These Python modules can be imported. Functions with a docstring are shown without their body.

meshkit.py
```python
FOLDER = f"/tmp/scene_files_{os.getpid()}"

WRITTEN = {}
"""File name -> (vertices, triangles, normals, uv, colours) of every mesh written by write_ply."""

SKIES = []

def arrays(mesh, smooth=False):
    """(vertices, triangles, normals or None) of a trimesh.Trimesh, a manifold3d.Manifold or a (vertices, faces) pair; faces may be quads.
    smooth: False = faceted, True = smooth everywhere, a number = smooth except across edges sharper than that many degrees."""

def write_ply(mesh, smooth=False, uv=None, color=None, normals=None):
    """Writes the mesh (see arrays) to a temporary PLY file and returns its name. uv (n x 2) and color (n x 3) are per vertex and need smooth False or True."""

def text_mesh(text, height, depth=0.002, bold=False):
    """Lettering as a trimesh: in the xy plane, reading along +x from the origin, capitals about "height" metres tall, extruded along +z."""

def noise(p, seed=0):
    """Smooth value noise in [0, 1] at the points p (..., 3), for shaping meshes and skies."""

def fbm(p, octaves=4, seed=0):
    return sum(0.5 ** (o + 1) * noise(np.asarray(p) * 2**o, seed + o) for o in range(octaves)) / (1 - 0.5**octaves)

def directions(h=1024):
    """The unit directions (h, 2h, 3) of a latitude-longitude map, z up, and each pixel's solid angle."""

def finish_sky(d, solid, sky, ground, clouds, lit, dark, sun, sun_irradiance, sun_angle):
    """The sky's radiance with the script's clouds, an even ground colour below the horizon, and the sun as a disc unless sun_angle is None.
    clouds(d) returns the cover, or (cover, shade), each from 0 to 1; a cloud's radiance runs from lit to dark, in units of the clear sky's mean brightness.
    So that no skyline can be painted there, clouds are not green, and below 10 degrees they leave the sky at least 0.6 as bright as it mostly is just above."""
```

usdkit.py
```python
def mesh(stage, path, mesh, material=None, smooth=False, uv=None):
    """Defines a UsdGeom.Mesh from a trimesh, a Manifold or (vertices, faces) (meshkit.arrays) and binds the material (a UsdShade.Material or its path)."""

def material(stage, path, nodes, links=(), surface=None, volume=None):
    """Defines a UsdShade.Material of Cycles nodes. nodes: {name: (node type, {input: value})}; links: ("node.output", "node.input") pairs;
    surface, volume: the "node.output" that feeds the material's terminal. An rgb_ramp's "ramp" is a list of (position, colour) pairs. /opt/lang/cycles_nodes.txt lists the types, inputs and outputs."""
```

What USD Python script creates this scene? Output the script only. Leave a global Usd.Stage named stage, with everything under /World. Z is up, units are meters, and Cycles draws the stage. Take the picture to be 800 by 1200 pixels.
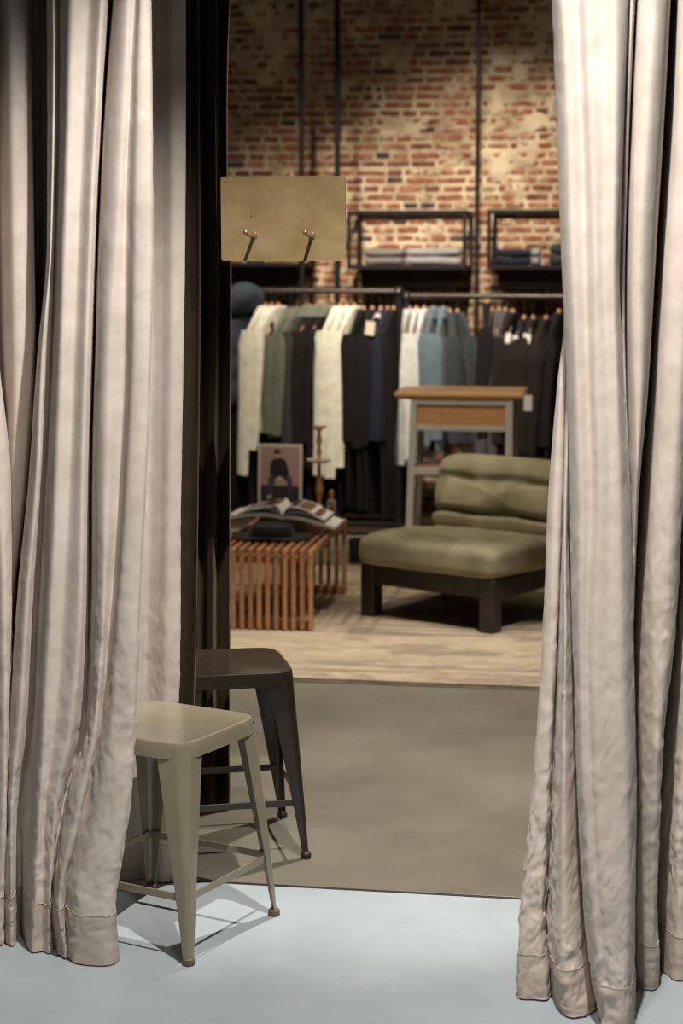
import math, random
import numpy as np, trimesh
from scipy.interpolate import PchipInterpolator
from pxr import Usd, UsdGeom, UsdLux, UsdShade, Sdf, Gf, Vt
import usdkit, meshkit

stage = Usd.Stage.CreateInMemory()
UsdGeom.SetStageUpAxis(stage, 'Z')
UsdGeom.SetStageMetersPerUnit(stage, 1.0)
UsdGeom.Xform.Define(stage, '/World')
UsdGeom.Scope.Define(stage, '/World/Looks')
random.seed(7)
RNG = np.random.default_rng(7)

# ------------------------------------------------------------------ camera
F, EYE, HORIZON, VPX = 2200.0, 1.6, 290.0, 755.0      # focal length in pixels of the 800 x 1200 frame
PITCH = math.atan((600 - HORIZON) / F)
YAW = math.atan((VPX - 400) * math.cos(PITCH) / F)
FW = np.array([-math.sin(YAW) * math.cos(PITCH), math.cos(YAW) * math.cos(PITCH), -math.sin(PITCH)])
RT = np.array([math.cos(YAW), math.sin(YAW), 0.0])
UP = np.cross(RT, FW)
CAM = np.array([0.0, 0.0, EYE])
cam = UsdGeom.Camera.Define(stage, '/World/camera')
M = Gf.Matrix4d(1.0)
for r, v in enumerate((RT, UP, -FW, CAM)):
    M.SetRow3(r, Gf.Vec3d(*map(float, v)))
cam.AddTransformOp().Set(M)
cam.CreateHorizontalApertureAttr(24.0)
cam.CreateVerticalApertureAttr(36.0)
cam.CreateFocalLengthAttr(F / 800 * 24.0)
cam.CreateFStopAttr(3.6)
cam.CreateFocusDistanceAttr(4.5)
cam.CreateClippingRangeAttr(Gf.Vec2f(0.05, 100.0))
cam.CreateExposureAttr(0.0)


def at_y(px, py, Y):
    d = FW + RT * (px - 400) / F + UP * (600 - py) / F
    return CAM + d * Y / d[1]


def at_z(px, py, Z=0.0):
    d = FW + RT * (px - 400) / F + UP * (600 - py) / F
    return CAM + d * (Z - EYE) / d[2]


# ------------------------------------------------------------------ lights
LAMP = (1.0, 0.87, 0.70)
WARM, NEUTRAL, COOL = (1.0, 0.80, 0.58), (1.0, 0.93, 0.86), (0.93, 0.97, 1.0)


def spot(name, pos, target, power, angle, soft, color, radius=0.04):
    l = UsdLux.SphereLight.Define(stage, '/World/' + name)
    z = np.array(pos, float) - np.array(target, float); z /= np.linalg.norm(z)
    x = np.cross([0, 1, 0] if abs(z[1]) < 0.9 else [1, 0, 0], z); x /= np.linalg.norm(x)
    m = Gf.Matrix4d(1.0)
    for r, v in enumerate((x, np.cross(z, x), z, pos)):
        m.SetRow3(r, Gf.Vec3d(*map(float, v)))
    l.AddTransformOp().Set(m)
    l.CreateRadiusAttr(radius)
    l.CreateIntensityAttr(power / (4 * math.pi ** 2 * radius * radius))
    l.CreateColorAttr(Gf.Vec3f(*color))
    s = UsdLux.ShapingAPI.Apply(l.GetPrim())
    s.CreateShapingConeAngleAttr(angle)
    s.CreateShapingConeSoftnessAttr(soft)


def panel(name, pos, w, d, power, color):
    l = UsdLux.RectLight.Define(stage, '/World/' + name)
    l.AddTranslateOp().Set(Gf.Vec3d(*pos))
    l.CreateWidthAttr(w); l.CreateHeightAttr(d)
    l.CreateIntensityAttr(power / (math.pi * w * d))
    l.CreateColorAttr(Gf.Vec3f(*color))


# fitting area: one hard spot near the mirror plane, two softer ones for the curtains
spot('spot_over_stool', (-0.17, 2.88, 3.7), (-0.50, 3.30, 0.0), 520, 39, 0.4, (1.0, 0.95, 0.89), 0.03)
spot('spot_on_left_curtain', (0.2, 1.3, 3.6), (-1.90, 3.9, 0.75), 135, 18, 0.7, NEUTRAL, 0.08)
spot('spot_on_right_curtain', (-0.7, 1.3, 3.6), (0.46, 3.9, 0.75), 230, 19, 0.7, NEUTRAL, 0.08)
# shop
spot('mirrored_stool_spot', (-0.17, 6.12, 3.7), (-0.80, 5.95, 0.0), 640, 30, 0.35, NEUTRAL, 0.03)  # mirror image of the stool spot, added to light the reflected side
spot('added_rim_spot', (-0.25, 5.75, 3.6), (-1.27, 5.28, 1.6), 420, 12, 0.5, WARM, 0.03)  # unseen lamp added for bright rims on the mirrored curtain
spot('spot_on_cream_knits', (-1.9, 8.9, 3.7), (-1.95, 10.75, 0.95), 400, 30, 0.9, LAMP, 0.05)
spot('spot_on_right_rail', (-0.8, 8.9, 3.7), (-0.85, 11.0, 1.25), 640, 30, 0.9, LAMP, 0.05)
spot('spot_on_chair', (-0.85, 7.3, 3.7), (-0.8, 8.0, 0.2), 120, 30, 0.7, LAMP, 0.05)
spot('spot_on_bench', (-1.75, 7.4, 3.7), (-1.55, 7.8, 0.2), 80, 28, 0.7, LAMP, 0.05)
spot('spot_on_oak_table', (-0.9, 6.4, 3.75), (-0.85, 9.4, 0.7), 270, 22, 0.8, LAMP, 0.05)
panel('fill_panel_shop', (-0.9, 8.2, 3.78), 2.4, 2.4, 16, LAMP)  # soft fill light added overhead, not a fixture of the shop
panel('fill_panel_front', (-0.3, 1.6, 3.78), 2.0, 2.0, 2, NEUTRAL)  # weak unseen fill light added over the fitting area

# ------------------------------------------------------------------ helpers
used_names = {}


def numbered(parent, name):
    k = (parent, name)
    used_names[k] = used_names.get(k, -1) + 1
    return name if used_names[k] == 0 else f'{name}_{used_names[k]:03d}'


def tag(p, label=None, cat=None, group=None, kind=None):
    p = p.GetPrim() if hasattr(p, 'GetPrim') else p
    for k, v in (('label', label), ('category', cat), ('group', group), ('kind', kind)):
        if v:
            p.SetCustomDataByKey(k, v)
    return p


def thing(name, label, cat, loc=(0, 0, 0), rotz=0.0, group=None):
    x = UsdGeom.Xform.Define(stage, '/World/' + numbered('/World', name))
    x.AddTranslateOp().Set(Gf.Vec3d(*map(float, loc)))
    if rotz:
        x.AddRotateZOp().Set(float(rotz))
    return tag(x, label, cat, group)


def obj(name, mesh, m, parent=None, smooth=30, label=None, colors=None):
    base = str(parent.GetPath()) if parent is not None else '/World'
    if isinstance(mesh, list):
        mesh = trimesh.util.concatenate(mesh)
    p = usdkit.mesh(stage, base + '/' + numbered(base, name), mesh, m, smooth=smooth)
    if colors is not None:
        UsdGeom.PrimvarsAPI(p).CreatePrimvar('Cd', Sdf.ValueTypeNames.Color3fArray, 'vertex').Set(Vt.Vec3fArray.FromNumpy(np.asarray(colors, np.float32)))
    if label:
        tag(p, label)
    return p.GetPrim()


def move(m, t):
    m = m.copy(); m.apply_translation(t); return m


def rot(m, deg, axis=(0, 0, 1), at=(0, 0, 0)):
    m = m.copy(); m.apply_transform(trimesh.transformations.rotation_matrix(math.radians(deg), axis, at)); return m


def cbox(x0, x1, y0, y1, z0, z1, c=0.003):
    """a box with chamfered edges"""
    c = min(c, (x1 - x0) / 3, (y1 - y0) / 3, (z1 - z0) / 3)
    pts = []
    for sx in (0, 1):
        for sy in (0, 1):
            for sz in (0, 1):
                p = np.array([(x0, x1)[sx], (y0, y1)[sy], (z0, z1)[sz]])
                s = np.array([1 - 2 * sx, 1 - 2 * sy, 1 - 2 * sz]) * c
                for k in range(3):
                    q = p + s; q[k] = p[k]; pts.append(q)
    return trimesh.convex.convex_hull(np.array(pts))


def tube(points, radii, sides=10, caps=True, flat=1.0):
    p = np.asarray(points, float)
    r = np.broadcast_to(np.asarray(radii, float), (len(p),))
    t = np.gradient(p, axis=0); t /= np.linalg.norm(t, axis=1, keepdims=True) + 1e-12
    ref = np.array([0, 0, 1.0]) if abs(t[0, 2]) < 0.9 else np.array([1.0, 0, 0])
    a = np.cross(t, ref); a /= np.linalg.norm(a, axis=1, keepdims=True) + 1e-12
    b = np.cross(t, a)
    ang = np.arange(sides) * 2 * math.pi / sides
    v = (p[:, None] + r[:, None, None] * (np.cos(ang)[None, :, None] * a[:, None] * flat + np.sin(ang)[None, :, None] * b[:, None])).reshape(-1, 3)
    f = []
    n = len(p)
    for i in range(n - 1):
        for j in range(sides):
            k = (j + 1) % sides
            f += [[i * sides + j, i * sides + k, (i + 1) * sides + k], [i * sides + j, (i + 1) * sides + k, (i + 1) * sides + j]]
    if caps:
        v = np.vstack([v, p[0], p[-1]])
        for j in range(sides):
            k = (j + 1) % sides
            f += [[n * sides, k, j], [n * sides + 1, (n - 1) * sides + j, (n - 1) * sides + k]]
    m = trimesh.Trimesh(v, f, process=False)
    m.fix_normals()
    return m


def lathe(profile, sections=24):
    m = trimesh.creation.revolve(np.array(profile, float), sections=sections)
    m.fix_normals()
    return m


def grid_faces(nu, nv, wrap=False):
    i, j = np.meshgrid(np.arange(nu - 1), np.arange(nv if wrap else nv - 1), indexing='ij')
    k = (j + 1) % nv
    a, b, c, d = i * nv + j, i * nv + k, (i + 1) * nv + k, (i + 1) * nv + j
    return np.vstack([np.stack([a, b, c], -1).reshape(-1, 3), np.stack([a, c, d], -1).reshape(-1, 3)])


def loft(rings, caps=True):
    """closed rings (n, k, 3) -> mesh"""
    rings = np.asarray(rings, float)
    n, k = rings.shape[:2]
    v = rings.reshape(-1, 3)
    f = grid_faces(n, k, True)
    if caps:
        v = np.vstack([v, rings[0].mean(0), rings[-1].mean(0)])
        j = np.arange(k); jj = (j + 1) % k
        f = np.vstack([f, np.stack([np.full(k, n * k), jj, j], -1), np.stack([np.full(k, n * k + 1), (n - 1) * k + j, (n - 1) * k + jj], -1)])
    m = trimesh.Trimesh(v, f, process=False)
    if m.volume < 0:
        m.invert()
    return m


def sheet(P, thick):
    """a grid of points (nu, nv, 3) as a closed sheet with thickness"""
    nu, nv = P.shape[:2]
    du, dv = np.gradient(P, axis=0), np.gradient(P, axis=1)
    n = np.cross(du, dv); n /= np.linalg.norm(n, axis=-1, keepdims=True) + 1e-12
    A, B = P + n * thick / 2, P - n * thick / 2
    v = np.vstack([A.reshape(-1, 3), B.reshape(-1, 3)])
    f = grid_faces(nu, nv); N = nu * nv
    idx = np.arange(N).reshape(nu, nv)
    rim = np.concatenate([idx[:, 0], idx[-1, 1:], idx[-2::-1, -1], idx[0, -2:0:-1]])
    r2 = np.roll(rim, -1)
    side = np.vstack([np.stack([rim, r2, r2 + N], -1), np.stack([rim, r2 + N, rim + N], -1)])
    m = trimesh.Trimesh(v, np.vstack([f, f[:, ::-1] + N, side[:, ::-1]]), process=False)
    if m.volume < 0:
        m.invert()
    return m


# ------------------------------------------------------------------ materials
def mat(name, color, rough=0.6, metal=0.0, c2=None, scale=8.0, detail=4.0, lo=0.35, hi=0.65, bump=0.0, bscale=60.0, bdist=0.002, sheen=0.0,
        sheen_color=None, spec=0.5, mapping=None, coat=0.0, bdetail=3.0):
    nodes = {'p': ('principled_bsdf', {'base_color': color, 'roughness': rough, 'metallic': metal, 'specular_ior_level': spec}), 'g': ('geometry', {})}
    links = []
    src = 'g.position'
    if mapping:
        nodes['map'] = ('mapping', {'scale': mapping}); links.append(('g.position', 'map.vector')); src = 'map.vector'
    if c2 is not None:
        nodes['n'] = ('noise_texture', {'scale': scale, 'detail': detail, 'roughness': 0.6})
        nodes['r'] = ('rgb_ramp', {'ramp': [(lo, color), (hi, c2)]})
        links += [(src, 'n.vector'), ('n.fac', 'r.fac'), ('r.color', 'p.base_color')]
    if bump:
        nodes['bn'] = ('noise_texture', {'scale': bscale, 'detail': bdetail, 'roughness': 0.6})
        nodes['b'] = ('bump', {'strength': bump, 'distance': bdist})
        links += [(src, 'bn.vector'), ('bn.fac', 'b.height'), ('b.normal', 'p.normal')]
    if sheen:
        nodes['p'][1].update({'sheen_weight': sheen, 'sheen_roughness': 0.4, 'sheen_tint': sheen_color or (1, 1, 1)})
    if coat:
        nodes['p'][1].update({'coat_weight': coat, 'coat_roughness': 0.15})
    return usdkit.material(stage, '/World/Looks/' + name, nodes, links, surface='p.BSDF')


def vmat(name, rough=0.8, bump=0.0, bscale=200.0, bdist=0.002, c_noise=None):
    nodes = {'p': ('principled_bsdf', {'roughness': rough, 'specular_ior_level': 0.3}), 'a': ('attribute', {'attribute': 'Cd'}), 'g': ('geometry', {})}
    links = [('a.color', 'p.base_color')]
    if bump:
        nodes['bn'] = ('noise_texture', {'scale': bscale, 'detail': 3.0}); nodes['b'] = ('bump', {'strength': bump, 'distance': bdist})
        links += [('g.position', 'bn.vector'), ('bn.fac', 'b.height'), ('b.normal', 'p.normal')]
    return usdkit.material(stage, '/World/Looks/' + name, nodes, links, surface='p.BSDF')


LINEN = mat('linen', (0.56, 0.485, 0.42), 0.9, c2=(0.66, 0.585, 0.52), scale=14, bump=0.35, bscale=420, bdist=0.0008, sheen=0.15, spec=0.2)
LINEN_HEM = mat('linen_hem', (0.47, 0.40, 0.34), 0.9, c2=(0.56, 0.48, 0.42), scale=14, bump=0.35, bscale=420, bdist=0.0008, spec=0.2)
MIRRORED_LINEN = mat('mirror_tinted_linen', (0.026, 0.0165, 0.0095), 0.85, c2=(0.040, 0.026, 0.0145), scale=9, sheen=0.12, sheen_color=(0.9, 0.68, 0.38), bump=0.2, bscale=300, bdist=0.0008, spec=0.2)  # reflected linen: mirror tint and shade put into the colour, gold sheen for rims
FLOOR_FRONT = mat('pale_concrete', (0.34, 0.39, 0.415), 0.42, c2=(0.41, 0.46, 0.49), scale=2.6, detail=7, bump=0.08, bscale=25, bdist=0.003, spec=0.35)
FLOOR_MIRRORED = mat('mirror_tinted_concrete', (0.128, 0.116, 0.086), 0.38, c2=(0.188, 0.174, 0.134), scale=1.7, detail=8, bump=0.06, bscale=18, bdist=0.003, spec=0.4)  # floor beyond the mirror plane; bronze mirror tint put into the colour
BLACK_GAP = mat('black_strip', (0.012, 0.010, 0.010), 0.5)
OLIVE_PAINT = mat('olive_paint', (0.245, 0.212, 0.142), 0.28, c2=(0.285, 0.25, 0.172), scale=9, spec=0.6, coat=0.4)
MIRRORED_OLIVE = mat('mirror_tinted_olive', (0.024, 0.017, 0.0105), 0.24, c2=(0.029, 0.021, 0.013), scale=9, spec=0.5, coat=0.15)  # olive paint as reflected, mirror tint and shade put into the colour
RUBBER_TAN = mat('foot_cap_tan', (0.16, 0.12, 0.08), 0.6)
RUBBER_MIRRORED = mat('foot_cap_mirrored', (0.03, 0.024, 0.02), 0.6)  # tan foot cap as reflected, darkened in the colour
BRASS_PLATE = mat('aged_brass', (0.40, 0.275, 0.125), 0.42, metal=0.45, c2=(0.53, 0.385, 0.20), scale=11, detail=6, bump=0.05, bscale=40, bdist=0.001)
COPPER = mat('copper', (0.50, 0.33, 0.22), 0.38, metal=0.8)
WIRE = mat('wire', (0.03, 0.025, 0.02), 0.5, metal=0.5)
BLACK_STEEL = mat('black_steel', (0.010, 0.009, 0.009), 0.6, spec=0.25)
RAIL_STEEL = mat('rail_steel', (0.045, 0.036, 0.028), 0.35, metal=0.3)
CHROME = mat('chrome', (0.8, 0.78, 0.74), 0.15, metal=1.0)
DARK_WOOD = mat('dark_wood', (0.040, 0.022, 0.016), 0.5, c2=(0.065, 0.036, 0.024), scale=6, mapping=(1, 10, 10))
TEAK = [mat(f'teak_{i}', c, 0.42, c2=d, scale=5, detail=5, mapping=(12, 1.5, 12), spec=0.4) for i, (c, d) in enumerate((
    ((0.33, 0.150, 0.058), (0.45, 0.22, 0.09)), ((0.29, 0.13, 0.05), (0.40, 0.19, 0.08)), ((0.37, 0.175, 0.07), (0.49, 0.25, 0.11))))]
OAK = mat('oak', (0.58, 0.345, 0.145), 0.42, c2=(0.68, 0.43, 0.20), scale=5, detail=5, mapping=(1.2, 12, 12))
OAK_PANEL = mat('oak_panel', (0.44, 0.225, 0.088), 0.45, c2=(0.52, 0.285, 0.12), scale=5, detail=5, mapping=(1.2, 12, 12))
GREY_METAL = mat('grey_metal', (0.42, 0.40, 0.36), 0.5, c2=(0.47, 0.45, 0.41), scale=8)
SUEDE = mat('green_suede', (0.190, 0.172, 0.102), 0.85, c2=(0.38, 0.35, 0.23), scale=5.5, detail=5, lo=0.3, hi=0.7, bump=0.3, bscale=140, bdist=0.002, sheen=0.35, sheen_color=(0.8, 0.78, 0.5), spec=0.2)
CHAIR_WOOD = mat('chair_wood', (0.022, 0.015, 0.012), 0.42, c2=(0.035, 0.024, 0.018), scale=10)
RUG = vmat('rug_wool', 0.95, bump=0.5, bscale=160, bdist=0.006)
PLASTER = mat('wall_plaster', (0.30, 0.27, 0.235), 0.9, c2=(0.34, 0.31, 0.27), scale=4)
CEILING = mat('ceiling_paint', (0.10, 0.09, 0.08), 0.9, c2=(0.12, 0.11, 0.1), scale=4)
MORTAR = mat('mortar', (0.36, 0.27, 0.175), 0.95, c2=(0.66, 0.54, 0.385), scale=6, detail=7, lo=0.36, hi=0.62, bump=0.4, bscale=60, bdist=0.004, spec=0.2)
BRICKS = [mat(f'brick_{i}', c, 0.9, c2=d, scale=s, detail=6, lo=lo, hi=hi, bump=0.5, bscale=70, bdist=0.004, spec=0.2) for i, (c, d, s, lo, hi) in enumerate((
    ((0.225, 0.078, 0.042), (0.40, 0.24, 0.15), 24, 0.45, 0.70), ((0.29, 0.112, 0.055), (0.48, 0.31, 0.20), 24, 0.45, 0.70),
    ((0.15, 0.052, 0.032), (0.30, 0.16, 0.10), 24, 0.45, 0.75), ((0.20, 0.070, 0.038), (0.56, 0.43, 0.29), 20, 0.42, 0.60),
    ((0.34, 0.14, 0.068), (0.22, 0.08, 0.042), 26, 0.4, 0.7), ((0.060, 0.048, 0.045), (0.15, 0.105, 0.085), 22, 0.45, 0.8)))]


def cloth(name, c, k=1.25, sheen=0.1):
    return mat(name, c, 0.9, c2=tuple(min(1, x * k) for x in c), scale=18, bump=0.25, bscale=150, bdist=0.002, sheen=sheen, spec=0.2)


CREAM = cloth('cream_knit', (0.56, 0.545, 0.46))
SAGE = cloth('grey_green_wool', (0.105, 0.110, 0.088))
SAGE_DARK = cloth('dark_green_wool', (0.030, 0.033, 0.027))
BLACK_CLOTH = cloth('black_cloth', (0.0070, 0.0056, 0.0060), 1.3, 0.0)
BLACK_BROWN = cloth('black_brown_cloth', (0.0105, 0.0078, 0.0072), 1.3, 0.0)
NAVY = cloth('navy_nylon', (0.034, 0.050, 0.066))
NAVY_DARK = cloth('dark_navy_cloth', (0.010, 0.014, 0.025))
PALE_GREY = cloth('pale_grey_jersey', (0.40, 0.41, 0.40))
DENIM = cloth('blue_grey_denim', (0.080, 0.112, 0.135))
SLATE = cloth('slate_cloth', (0.026, 0.033, 0.037))
CHARCOAL = cloth('charcoal_jersey', (0.055, 0.051, 0.053))
GREY_FOLD = cloth('grey_fold', (0.14, 0.135, 0.125))
LIGHT_FOLD = cloth('light_grey_fold', (0.22, 0.225, 0.225))
LINING = cloth('pale_blue_lining', (0.30, 0.40, 0.46))
HANGER_WOOD = mat('hanger_wood', (0.45, 0.24, 0.13), 0.45, c2=(0.55, 0.32, 0.18), scale=20)
PAPER = mat('paper', (0.72, 0.70, 0.66), 0.7)
PAPER_EDGE = mat('paper_cream', (0.50, 0.46, 0.37), 0.7)
TAG_PAPER = mat('tag_paper', (0.66, 0.60, 0.48), 0.7)
PINK = mat('print_pink', (0.30, 0.185, 0.18), 0.5, c2=(0.36, 0.235, 0.225), scale=5)
PRINT_DARK = mat('print_dark', (0.030, 0.020, 0.020), 0.5)
PRINT_BLACK = mat('print_black', (0.014, 0.011, 0.013), 0.5)
PRINT_JEANS = mat('print_jeans', (0.045, 0.042, 0.085), 0.5)
PRINT_SKIN = mat('print_skin', (0.40, 0.23, 0.18), 0.5)
PRINT_SHOE = mat('print_shoe', (0.42, 0.36, 0.36), 0.5)
PRINT_BROWN = mat('print_brown', (0.18, 0.085, 0.05), 0.5)
PRINT_GREY = mat('print_grey', (0.20, 0.19, 0.20), 0.5)
GOLD = mat('gold_brass', (0.62, 0.36, 0.10), 0.28, metal=0.6, c2=(0.5, 0.28, 0.08), scale=30)
MARBLE = mat('pale_dish', (0.50, 0.45, 0.36), 0.4)
HAT = mat('black_felt', (0.012, 0.010, 0.010), 0.8, sheen=0.2)
TAN = mat('tan_cover', (0.33, 0.22, 0.12), 0.6, c2=(0.38, 0.26, 0.15), scale=12)
GLASS = usdkit.material(stage, '/World/Looks/bottle_glass', {'p': ('principled_bsdf', {'base_color': (0.9, 0.87, 0.78), 'roughness': 0.05, 'transmission_weight': 1.0, 'ior': 1.45})}, [], surface='p.BSDF')

# ------------------------------------------------------------------ the setting
PLANE = 4.5          # mirror plane; its reflection is built beyond it as solid objects
WALL_Y = 11.4


def struct(name, mesh, m, smooth=30):
    return tag(obj(name, mesh, m, None, smooth), kind='structure')


tag(struct('floor', cbox(-4.5, 3.0, -1.6, PLANE - 0.014, -0.1, 0.0, 0.001), FLOOR_FRONT), 'pale blue-grey concrete floor in front of the curtains', 'floor')
tag(struct('floor_mirrored', cbox(-4.5, 3.0, PLANE + 0.004, 11.6, -0.1, 0.0, 0.001), FLOOR_MIRRORED), 'pale concrete floor mirrored beyond the dark line in painted brown tint', 'floor')
tag(struct('trim_1', cbox(-4.5, 3.0, PLANE - 0.014, PLANE + 0.004, -0.1, -0.001, 0.001), BLACK_GAP), 'thin black strip along the bottom edge of the mirror', 'floor strip')  # stands for the lower edge of the mirror
struct('wall_left', cbox(-4.6, -4.5, -1.6, 11.6, -0.1, 4.0, 0.001), PLASTER)
struct('wall_right', cbox(3.0, 3.1, -1.6, 11.6, -0.1, 4.0, 0.001), PLASTER)
struct('wall_front', cbox(-4.6, 3.1, -1.7, -1.6, -0.1, 4.0, 0.001), PLASTER)
struct('ceiling', cbox(-4.6, 3.1, -1.7, 11.7, 3.9, 4.0, 0.001), CEILING)
struct('wall_partition', [cbox(-4.5, -1.62, 4.45, 4.55, 0, 3.9, 0.002), cbox(0.42, 3.0, 4.45, 4.55, 0, 3.9, 0.002), cbox(-1.62, 0.42, 4.45, 4.55, 2.62, 3.9, 0.002)], PLASTER)

# ------------------------------------------------------------------ brick wall
COURSE = 0.0495
BX0, BX1, BZ1 = -4.45, 1.6, 3.55


def in_view(x, z):
    d = np.array([x, WALL_Y, z]) - CAM
    k = d @ FW
    return 400 + F * (d @ RT) / k, 600 - F * (d @ UP) / k


wall_back = tag(UsdGeom.Xform.Define(stage, '/World/wall_back'), 'old red brick wall with smeared pale mortar behind the clothes rails', 'wall', None, 'structure')
used_names[('/World', 'wall_back')] = 0
nx, nz = 460, 300
gx, gz = np.meshgrid(np.linspace(BX0, BX1, nx), np.linspace(0, BZ1, nz), indexing='ij')
q = np.stack([gx, gz * 1.4, np.zeros_like(gx)], -1)
cover = meshkit.fbm(q * 3.4, 5, 3) + 0.36 * (meshkit.fbm(q * 16, 3, 9) - 0.5) * 2
rise = np.clip((gz - 1.75) / 1.3, 0, 1)
hgt = np.clip((cover - (0.70 - 0.135 * rise)) / 0.05, 0, 1)              # 1 where the old plaster covers the bricks
relief = 0.004 * (meshkit.fbm(q * 22, 3, 5) - 0.5)
depth = -0.007 + hgt * 0.0135 + relief
P = np.stack([gx, WALL_Y - depth, gz], -1)
mort = trimesh.Trimesh(P.reshape(-1, 3), grid_faces(nx, nz), process=False)
if mort.face_normals[:, 1].mean() > 0:
    mort.invert()
obj('mortar', mort, MORTAR, wall_back, True)
obj('core', cbox(-4.5, 3.0, WALL_Y + 0.02, WALL_Y + 0.2, 0, 3.9, 0.002), MORTAR, wall_back)


def brick(x0, x1, z0, z1):
    n = 12
    a = np.linspace(0, 2 * math.pi, n, endpoint=False) + math.pi / n
    w, h = (x1 - x0) / 2, (z1 - z0) / 2
    e = 0.30
    px = np.sign(np.cos(a)) * np.abs(np.cos(a)) ** e * w * RNG.uniform(0.93, 1.02, n)
    pz = np.sign(np.sin(a)) * np.abs(np.sin(a)) ** e * h * RNG.uniform(0.74, 1.06, n)
    c = np.array([(x0 + x1) / 2, 0, (z0 + z1) / 2])
    out = RNG.uniform(-0.0015, 0.003)
    back = c + np.stack([px, np.full(n, WALL_Y + 0.022), pz], -1)
    front = c + np.stack([px, np.full(n, WALL_Y - out + 0.0025), pz], -1)
    face = c + np.stack([px * 0.95, WALL_Y - out - RNG.uniform(0, 0.0012, n), pz * 0.86], -1)
    v = np.vstack([back, front, face, [c + [0, WALL_Y - out - 0.001, 0]]])
    j = np.arange(n); k = (j + 1) % n
    f = np.vstack([np.stack([j, k, n + k], -1), np.stack([j, n + k, n + j], -1), np.stack([n + j, n + k, 2 * n + k], -1), np.stack([n + j, 2 * n + k, 2 * n + j], -1),
                   np.stack([2 * n + j, 2 * n + k, np.full(n, 3 * n)], -1)])
    m = trimesh.Trimesh(v, f, process=False)
    if m.face_normals[-1, 1] > 0:
        m.invert()
    return m


all_bricks = []
row = 0
z = 0.004
while z < BZ1 - 0.05:
    x = BX0 + RNG.uniform(0, 0.1)
    sag = RNG.normal(0, 0.0015)
    header = row % 2
    while x < BX1 - 0.2:
        L = RNG.choice([0.085, 0.095, 0.175]) if RNG.random() < 0.25 else (0.09 if header and RNG.random() < 0.6 else RNG.uniform(0.11, 0.165))
        h = COURSE - RNG.uniform(0.011, 0.019)
        all_bricks.append((x, x + L, z + sag, z + sag + h))
        x += L + RNG.uniform(0.010, 0.020)
    z += COURSE
    row += 1
# the 300 that the photograph shows plainly: above the shelves, clear of the plate and the curtains
order = []
for i, b in enumerate(all_bricks):
    px, py = in_view((b[0] + b[1]) / 2, (b[2] + b[3]) / 2)
    seen = 272 < px < 655 and -5 < py < 345 and not (258 < px < 405 and 200 < py < 308)
    order.append((0 if seen else 1, -(b[1] - b[0]) if seen else 0, i))
order.sort()
single = {i for s, _, i in order[:300] if s == 0}
rest = {}
for i, b in enumerate(all_bricks):
    v = int(RNG.choice(6, p=[0.26, 0.22, 0.2, 0.18, 0.1, 0.04]))
    m = brick(*b)
    if i in single:
        obj('brick', m, BRICKS[v], wall_back, False)
    else:
        rest.setdefault(v, []).append(m)
for v, ms in rest.items():
    tag(obj('further_bricks', ms, BRICKS[v], wall_back, False), kind='stuff')


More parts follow.
